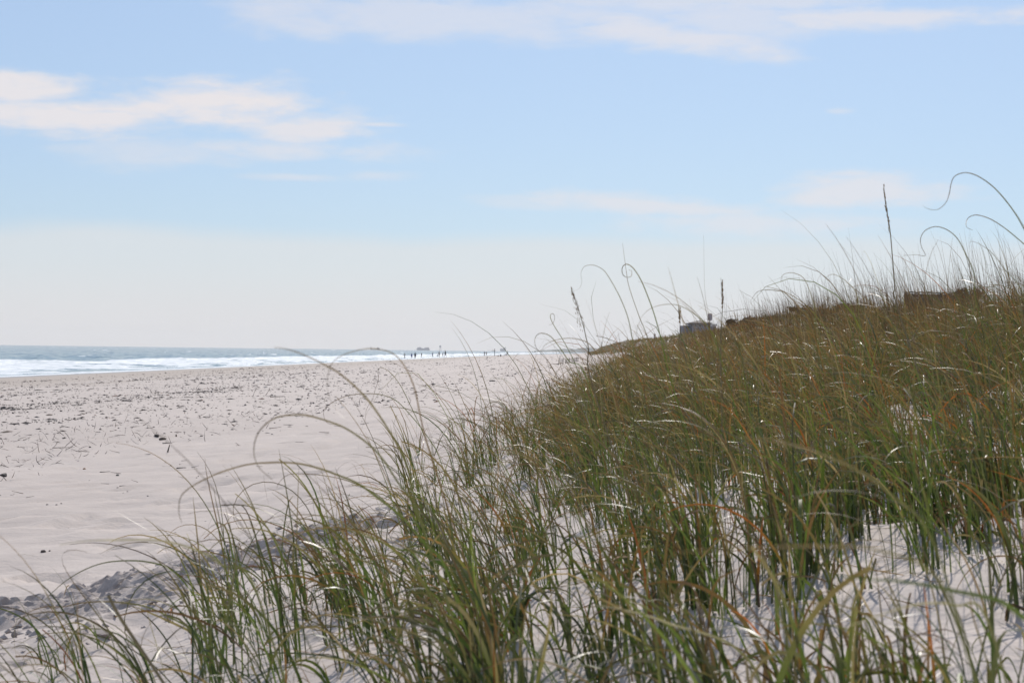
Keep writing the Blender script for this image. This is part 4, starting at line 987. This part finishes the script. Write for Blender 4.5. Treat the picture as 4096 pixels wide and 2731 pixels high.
leaf(kR([(3300, 1800), (2900, 1330), (2600, 1120), (2352, 1010), (2200, 950), (2000, 900), (1800, 870), (1600, 850)]), 2.2, 1.7, 4, OL, TN, 'wide grey blurred leaf crossing the thick dune grass', 35)

seedm = simple('dry_seed', (.32, .23, .14), .75, .35, 30)
stemm = simple('dry_stem', (.19, .15, .08), .6, .3, 12)
def stalk(pts, y, label, rad, nspk, open_):
    P = path3d(pts, y, y - .05, 0); n_ = len(P); org = P[0].copy(); Q = P - org
    o = empty('sea_oats_stalk', org); tag(o, label, 'seed stalk', 'sea oats seed stalks')
    MB().tube([tuple(q) for q in Q], list(np.linspace(rad, rad * .35, n_)), 6).build('stem', stemm, o, smooth=True)
    r_ = random.Random(int(pts[0][0])); L_ = np.concatenate([[0], np.cumsum(np.linalg.norm(np.diff(Q, axis=0), axis=1))]); tot = L_[-1]
    vis = np.linalg.norm(at(*pts[-1], y) - at(*pts[0], y))
    tmpl = MB(); a_, b_ = .0042, .0014
    tmpl.v = [(0, 0, 0), (b_, 0, a_ * .6), (b_ * .8, 0, a_ * 1.3), (0, 0, a_ * 2.3), (-b_ * .8, 0, a_ * 1.3), (-b_, 0, a_ * .6), (0, b_ * .5, a_), (0, -b_ * .5, a_)]
    tmpl.f = [[i, (i + 1) % 6, 6] for i in range(6)] + [[(i + 1) % 6, i, 7] for i in range(6)]
    me = tmpl.mesh('spikelet', seedm)
    for k in range(nspk):
        f = 1 - open_ * (k / nspk) ** 1.05
        s_ = tot - (1 - f) * vis; j = int(np.searchsorted(L_, s_)); j = min(max(j, 1), n_ - 1)
        p_ = Q[j]; tg = Q[j] - Q[j - 1]; tg /= np.linalg.norm(tg)
        side = r_.choice((-1.3, -1, .6)) * (1.0 if open_ > .45 else .3) * r_.uniform(.001, .016) * (1 - f) ** .8 * 2.0
        sp_ = link('spikelet', me, o, p_ + np.array([side, r_.uniform(-.006, .006), r_.uniform(-.01, .01)]))
        sp_.rotation_euler = Vector(tg).to_track_quat('Z', 'Y').to_euler(); sp_.rotation_euler.rotate_axis('Y', (side * 22) + r_.uniform(-.25, .25)); s__ = r_.uniform(.8, 1.45) * y / 7.0
        sp_.scale = (s__, s__, s__)
    # short side branches
    mb = MB()
    for k in range(5):
        f = .42 + .1 * k; j = int(np.searchsorted(L_, tot - (1 - f) * vis * open_ / .7)); j = min(max(j, 1), n_ - 2); p_ = Q[j]
        mb.tube([tuple(p_), tuple(p_ + np.array([-.012 * open_, 0, .018])), tuple(p_ + np.array([-.022 * open_, 0, .045]))], [.0011, .0009, .0006], 4)
    mb.build('branch', stemm, o)
stalk(k4([(805, 1568), (795, 1300), (770, 1180), (740, 1050), (700, 920), (650, 770), (620, 685)]), 7.4, 'sea oats stalk with an open drooping brown seed head, left of the dune toe', .0028, 95, .5)
stalk(k4([(2175, 1240), (2185, 1100), (2190, 950), (2200, 780), (2195, 610)]), 8.2, 'short sea oats stalk with a closed dark seed head right of the house', .003, 40, .42)
stalk(k5([(1345, 1200), (1335, 1090), (1320, 880), (1300, 650), (1280, 520), (1265, 420), (1250, 300)]), 7.6, 'tallest seed stalk, closed and grey, alone high in the sky left of the wooden wall', .0032, 60, .4)
stalk(k4([(1760, 1250), (1755, 1120), (1750, 980), (1755, 900)]), 9.0, 'small thin seed stalk standing in front of the left wing of the house', .0028, 24, .4)

# ------------------------------------------------------------------ wrack, stones, clods
def blobs(P, sx, sy, sz, rot, C, r_):
    """irregular little lumps: 6-corner pebbles, one mesh"""
    n_ = len(P); O = np.array([(1, 0, 0), (0, 1, 0), (-1, 0, 0), (0, -1, 0), (.1, .1, 1), (0, 0, -1)], float)
    V_ = O[None] * (1 + .35 * r_.randn(n_, 6, 1)) * np.stack([sx, sy, sz], -1)[:, None, :]
    c_, s_ = np.cos(rot)[:, None], np.sin(rot)[:, None]
    V_ = np.stack([V_[..., 0] * c_ - V_[..., 1] * s_, V_[..., 0] * s_ + V_[..., 1] * c_, V_[..., 2]], -1) + P[:, None, :]
    T_ = np.array([(0, 1, 4), (1, 2, 4), (2, 3, 4), (3, 0, 4), (1, 0, 5), (2, 1, 5), (3, 2, 5), (0, 3, 5)])
    F_ = (np.arange(n_)[:, None, None] * 6 + T_[None]).reshape(-1, 3)
    return V_.reshape(-1, 3), F_, np.repeat(C, 6, 0)
wm, n, p = mat_new('wrack'); ca = n.node('ShaderNodeAttribute', attribute_name='Col'); n.put(p.inputs['Base Color'], ca.outputs['Color']); p.inputs['Roughness'].default_value = .8
p.inputs['Specular IOR Level'].default_value = .25
r_ = np.random.RandomState(31); n_ = 300000
iy = 1 / 900.0 + r_.rand(n_) * (1 / 26.0 - 1 / 900.0); y = 1 / iy; x = y * (r_.rand(n_) * .62 - .42)
u = U(x, y)
band = fbm(u / 7 + .25 * perlin(y / 40, u / 20, 55), y / 90, 4, 50) * 1.5 + .5 * perlin(x / 2.5, y / 3.5, 52)
uw = u + 1.6 * perlin(y / 45, u / 30, 56) + .8 * perlin(y / 14, u / 15, 59)
lines = sum(a * np.exp(-((uw - c_) / w_) ** 2) for a, c_, w_ in ((.9, -53, 1.2), (1.0, -48.5, 1.6), (.7, -43, 2.2), (.8, -37, 1.4), (.9, -31, 2.0), (.6, -26, 1.2), (.7, -21, 1.8), (.5, -15.5, 1.5)))
dens = (.10 * ss(30, 60, y) + .85 * lines * ss(-.35, .35, band) + .10 * ss(-.1, .8, band) * ss(28, 45, y)) * ss(-60, -53, u) * ss(-3.0, -9, u) * (.25 + .75 * ss(26, 55, y))
k = r_.rand(n_) < dens * np.interp(y, [30, 80, 200], [.5, .9, 1.0]); x, y, u = x[k], y[k], u[k]; n_ = len(x)
sz = (.016 + .036 * r_.rand(n_) ** 4) * np.interp(y, [25, 60, 150, 500], [.75, 1.05, 1.9, 3.6])
el_ = 1 + 2.6 * r_.rand(n_) ** 2
PALW = np.array([(.13, .105, .09), (.09, .078, .07), (.17, .135, .11), (.065, .06, .058), (.22, .18, .15), (.24, .11, .06), (.5, .46, .42)])
Cw = PALW[r_.choice(7, n_, p=[.3, .26, .16, .12, .12, .015, .025])] * (.8 + .4 * r_.rand(n_, 1))
Vw, Fw, Cv = blobs(np.stack([x, y, height(x, y)], -1), sz * el_, sz * .62, sz * .62, r_.rand(n_) * 6.28, Cw, r_)
tag(link('wrack_debris', mesh_np('wrack_debris', Vw, Fw, wm, colors=Cv, smooth=False)), 'dark scattered bits of wrack in bands across the beach', kind='stuff')
print('WRACK', n_)
# short reed bits lying about, joined
n_ = 9000; iy = 1 / 260.0 + r_.rand(n_) * (1 / 17.0 - 1 / 260.0); y = 1 / iy; x = y * (r_.rand(n_) * .55 - .40); u = U(x, y)
k = (r_.rand(n_) < ss(-.1, .5, fbm(u / 6, y / 30, 3, 57) * 1.4 + .4 * perlin(x / 1.5, y / 2, 58)) * ss(-58, -50, u) * ss(-3, -6, u) * (1 - .75 * ss(34, 20, y))); x, y = x[k], y[k]; n_ = len(x)
L_ = (.08 + .22 * r_.rand(n_) ** 1.5) * np.interp(y, [20, 100], [.8, 1.7]); c0 = PALW[r_.choice(5, n_)] * (.8 + .5 * r_.rand(n_, 1))
Vw, Fw, Cv = ribbons(np.stack([x, y, height(x, y) + .004], -1), L_, r_.rand(n_) * 6.28, 1.25 + .3 * r_.randn(n_), .6 * r_.randn(n_), np.ones(n_), .8 * r_.randn(n_), np.interp(y, [20, 100], [.010, .028]) * (.7 + .6 * r_.rand(n_)), r_.rand(n_) * 3, np.zeros(n_), 4, c0, c0, np.full(n_, .5))
Vw[:, 2] = np.maximum(Vw[:, 2], height(Vw[:, 0], Vw[:, 1]) + .005)
tag(link('reed_litter', mesh_np('reed_litter', Vw, Fw, wm, colors=Cv)), 'broken dry reed bits strewn on the beach', kind='stuff')

def rock_mesh(name, mat, seed, flat=.55, rough=.28):
    bmv = [];
    import bmesh
    b = bmesh.new(); bmesh.ops.create_icosphere(b, subdivisions=2, radius=1.0)
    q = np.array([v.co[:] for v in b.verts])
    d = 1 + rough * fbm(q[:, 0] * 1.3 + seed, q[:, 1] * 1.3 + q[:, 2] * .9, 3, seed) * 1.6
    q = q * d[:, None]; rq = np.random.RandomState(seed)
    for _ in range(9 if rough > .3 else 5):                 # flat broken faces
        a = rq.randn(3); a /= np.linalg.norm(a); o_ = rq.uniform(.5, .85); e_ = np.maximum(0, q @ a - o_); q = q - e_[:, None] * a * .92
    q[:, 2] *= flat
    for v, c_ in zip(b.verts, q): v.co = c_
    me = bpy.data.meshes.new(name); b.to_mesh(me); b.free(); me.materials.append(mat); return me
M_clod = [simple('damp_sand_clod', c_, .9, .25, 18, .2) for c_ in ((.33, .285, .26), (.27, .235, .215), (.40, .35, .325))]
M_stone = [simple('beach_stone', c_, .7, .3, 9) for c_ in ((.075, .065, .06), (.05, .047, .046), (.11, .085, .07), (.19, .12, .075))]
clods = [rock_mesh('sand_clod', M_clod[i % 3], 40 + i, .5 + .08 * (i % 4), .34) for i in range(9)]
stones = [rock_mesh('beach_stone', M_stone[i % 3], 60 + i, .5, .25) for i in range(6)]
def put(name, me, px, py, wpx, hpx, label, cat, group, rz=0.0, tilt=0.0):
    g = ground_hit(px, py, 3.0); S = g[1] / FPX
    o = link(name, me, None, g + np.array([0, 0, hpx * S * .30])); w_ = wpx * S / 2
    zr = max(abs(v.co.z) for v in me.vertices)
    o.scale = (w_, w_ * .85, hpx * S * .62 / zr); o.rotation_euler = (tilt * .6, tilt, rz); tag(o, label, cat, group); return o
CG = 'clods of damp sand by the dune foot'
for px, py, w_, h_, lb in [(362, 2375, 46, 20, 'flat-topped slab of damp sand set highest at the left of the clod patch'), (418, 2380, 30, 24, 'squarish clod right of the flat-topped slab'), (286, 2392, 62, 40, 'sloping mound clod at the left end of the patch'),
                          (552, 2390, 62, 40, 'big wedge-shaped clod in the middle of the clod patch'), (596, 2336, 30, 18, 'rounded clod on the far rim of the patch'), (650, 2330, 36, 18, 'dark low clod on the far rim right of the rounded one'),
                          (690, 2360, 48, 26, 'dark rough clod behind the tussock stems'), (330, 2542, 70, 44, 'tall clod casting a dark shadow at the near side of the patch'), (400, 2560, 120, 40, 'wide low lump of sand nearest the grass'),
                          (322, 2500, 46, 24, 'rounded clod above the wide low lump'), (55, 2600, 26, 28, 'small upright clod at the left picture edge'), (985, 2300, 60, 26, 'clod half hidden by leaves at the right end of the patch'),
                          (670, 2520, 46, 34, 'pale lumpy clod at the near right of the patch'), (500, 2330, 26, 12, 'thin flake of sand on the far rim of the patch')]:
    put('sand_clod', rnd.choice(clods), px, py, w_, h_, lb, 'clod', CG, rnd.uniform(-.6, .6), rnd.uniform(-.2, .2))
for k in range(60):
    px = rnd.uniform(-20, 1380); f = rnd.random()
    py = 2335 + (px - 560) * -.115 + f * f * 230 + rnd.uniform(-14, 14)
    if px < 200 and f < .25: continue
    s_ = rnd.uniform(9, 26) * (1 if rnd.random() < .8 else 1.6)
    put('sand_clod', rnd.choice(clods), px, py, s_, s_ * rnd.uniform(.4, .75), 'small broken clod of damp sand in the clod patch', 'clod', CG, rnd.uniform(0, 6.28), rnd.uniform(-.3, .3))
n_ = 9000; y = 6.4 + 7.2 * r_.rand(n_); x = -3.3 + 3.6 * r_.rand(n_)
k = r_.rand(n_) < CLX(x, y) * (.25 + .75 * ss(-.1, .35, perlin(x / .3, y / .3, 91))); x, y = x[k], y[k]; n_ = len(x); s_ = .004 + .016 * r_.rand(n_) ** 2.5
Vw, Fw, Cv = blobs(np.stack([x, y, height(x, y) + .2 * s_], -1), s_ * 1.4, s_, s_ * .8, r_.rand(n_) * 6.28, np.array([(.36, .31, .285)]) * (.75 + .4 * r_.rand(n_, 1)), r_)
tag(link('clod_rubble', mesh_np('clod_rubble', Vw, Fw, wm, colors=Cv, smooth=False)), 'crumbs of broken damp sand', kind='stuff')

SGp = 'stones and shell lumps on the beach'
for px, py, w_, h_, lb in [(14, 1918, 40, 16, 'brown flat stone at the left picture edge'), (626, 1752, 24, 12, 'dark chunk of wrack above the upright stick, left one'), (650, 1760, 30, 13, 'dark chunk of wrack above the upright stick, right one'),
                           (684, 1865, 20, 9, 'smooth grey-brown stone right of the upright stick'), (286, 1976, 12, 9, 'black lump alone on clean sand'), (172, 2232, 24, 12, 'dark stone on smooth sand above the clods'), (198, 2228, 9, 5, 'pebble beside the dark stone above the clods'),
                           (1967, 1527, 30, 9, 'long dark lump lying alone on bare sand by the dune foot'), (700, 2140, 13, 8, 'dark pebble on clean sand under the arching leaves'), (1949, 1431, 8, 4, 'small dark lump on the sand in front of the foam')]:
    put('beach_stone', rnd.choice(stones), px, py, w_, h_, lb, 'stone', SGp, rnd.uniform(-.4, .4))
for px, py, w_, h_, lb in [(441, 1857, 16, 7, 'orange shell fragment on the wrack-strewn sand'), (338, 1876, 13, 7, 'reddish shell fragment left of the orange one'), (1372, 1629, 18, 7, 'white shell lying on clean sand')]:
    put('shell_fragment', rock_mesh('shell_fragment', simple('shell', (.62, .58, .53) if px > 1000 else (.36, .19, .09), .5, .2, 8), px, .4, .15), px, py, w_, h_, lb, 'shell', 'shells on the beach')
for k in range(300):
    f = rnd.random() ** 1.6; py = 1690 + f * 460; px = rnd.uniform(0, 1500 - f * 750)
    if float(perlin(px / 170.0, py / 45.0, 93)) < .22: continue
    s_ = rnd.uniform(5, 10) + 9 * rnd.random() ** 4
    put('beach_stone', rnd.choice(stones), px, py, s_ * 1.2, s_ * rnd.uniform(.28, .5), 'small dark stone scattered on the upper beach', 'stone', SGp, rnd.uniform(0, 6.28))
RG = 'sticks and reed stems on the beach'
def stick(px, py, dx, dz, th, label, m_=M_wood, bend=.12, k=4):
    g = ground_hit(px, py, 3.0); S = g[1] / FPX; L_ = dx * S
    q = [(L_ * t_ / k - L_ / 2 * (abs(dz) < 3), rnd.uniform(-1, 1) * bend * abs(L_) + .0, dz * S * t_ / k + th * S * .4) for t_ in range(k + 1)]
    o = MB().tube(q, list(np.linspace(th * S / 2, th * S / 4, k + 1)), 5).build('driftwood_stick', m_, None, g); tag(o, label, 'stick', RG); return o
M_reed = simple('reed', (.17, .13, .10), .7, .35, 12); M_pale = simple('bleached_reed', (.5, .46, .41), .7, .2, 12)
stick(670, 1816, 8, 30, 7, 'dark stick standing upright in the sand', M_wood, .05)
stick(398, 1896, 44, 4, 3.5, 'dark thin stick with a knob, lying on clean sand', M_wood)
stick(480, 1960, 40, 3, 5, 'small dark branch lying near the black lump', M_wood, .3)
stick(762, 1874, 34, 9, 3, 'bleached white stick propped over brown litter', M_pale, .03)
stick(705, 1882, 40, 3, 5, 'brown twig under the bleached white stick', M_wood, .3)
stick(210, 1792, 90, 3, 3, 'long straight brown reed lying at the left', M_reed, .04)
stick(650, 1771, 40, 3, 4, 'dark splinter just below the dark wrack chunks', M_wood, .1)
stick(16, 1790, -12, 26, 2.5, 'thin reed leaning up at the left picture edge', M_reed, .05)
stick(1110, 1590, 60, 2, 4, 'reddish brown twig lying on the wrack band', M_reed, .12)
for k in range(45):
    f = rnd.random() ** 1.3; py = 1690 + f * 330; px = rnd.uniform(0, 1500 - f * 800)
    stick(px, py, rnd.uniform(12, 44) * rnd.choice((-1, 1)), rnd.choice((0, 0, 1, 2, 6, 10)), rnd.uniform(1.6, 3.2), 'short brown reed stem lying on the upper beach', rnd.choice((M_wood, M_reed, M_reed)), .15, 3)
#@@HAZE

# ------------------------------------------------------------------ haze over the sea
hz = bpy.data.materials.new('haze'); hz.use_nodes = True
t = hz.node_tree; t.nodes.clear()
pv = t.nodes.new('ShaderNodeVolumePrincipled'); pv.inputs['Color'].default_value = (.99, .985, .98, 1); pv.inputs['Anisotropy'].default_value = .2; pv.inputs['Density'].default_value = 0.95e-4
ho = t.nodes.new('ShaderNodeOutputMaterial'); t.links.new(pv.outputs[0], ho.inputs['Volume'])
hb = MB().box(-12600, 3500, -60, 7900, -9.5, 62).build('haze', hz); tag(hb, 'thin sea haze', kind='stuff')
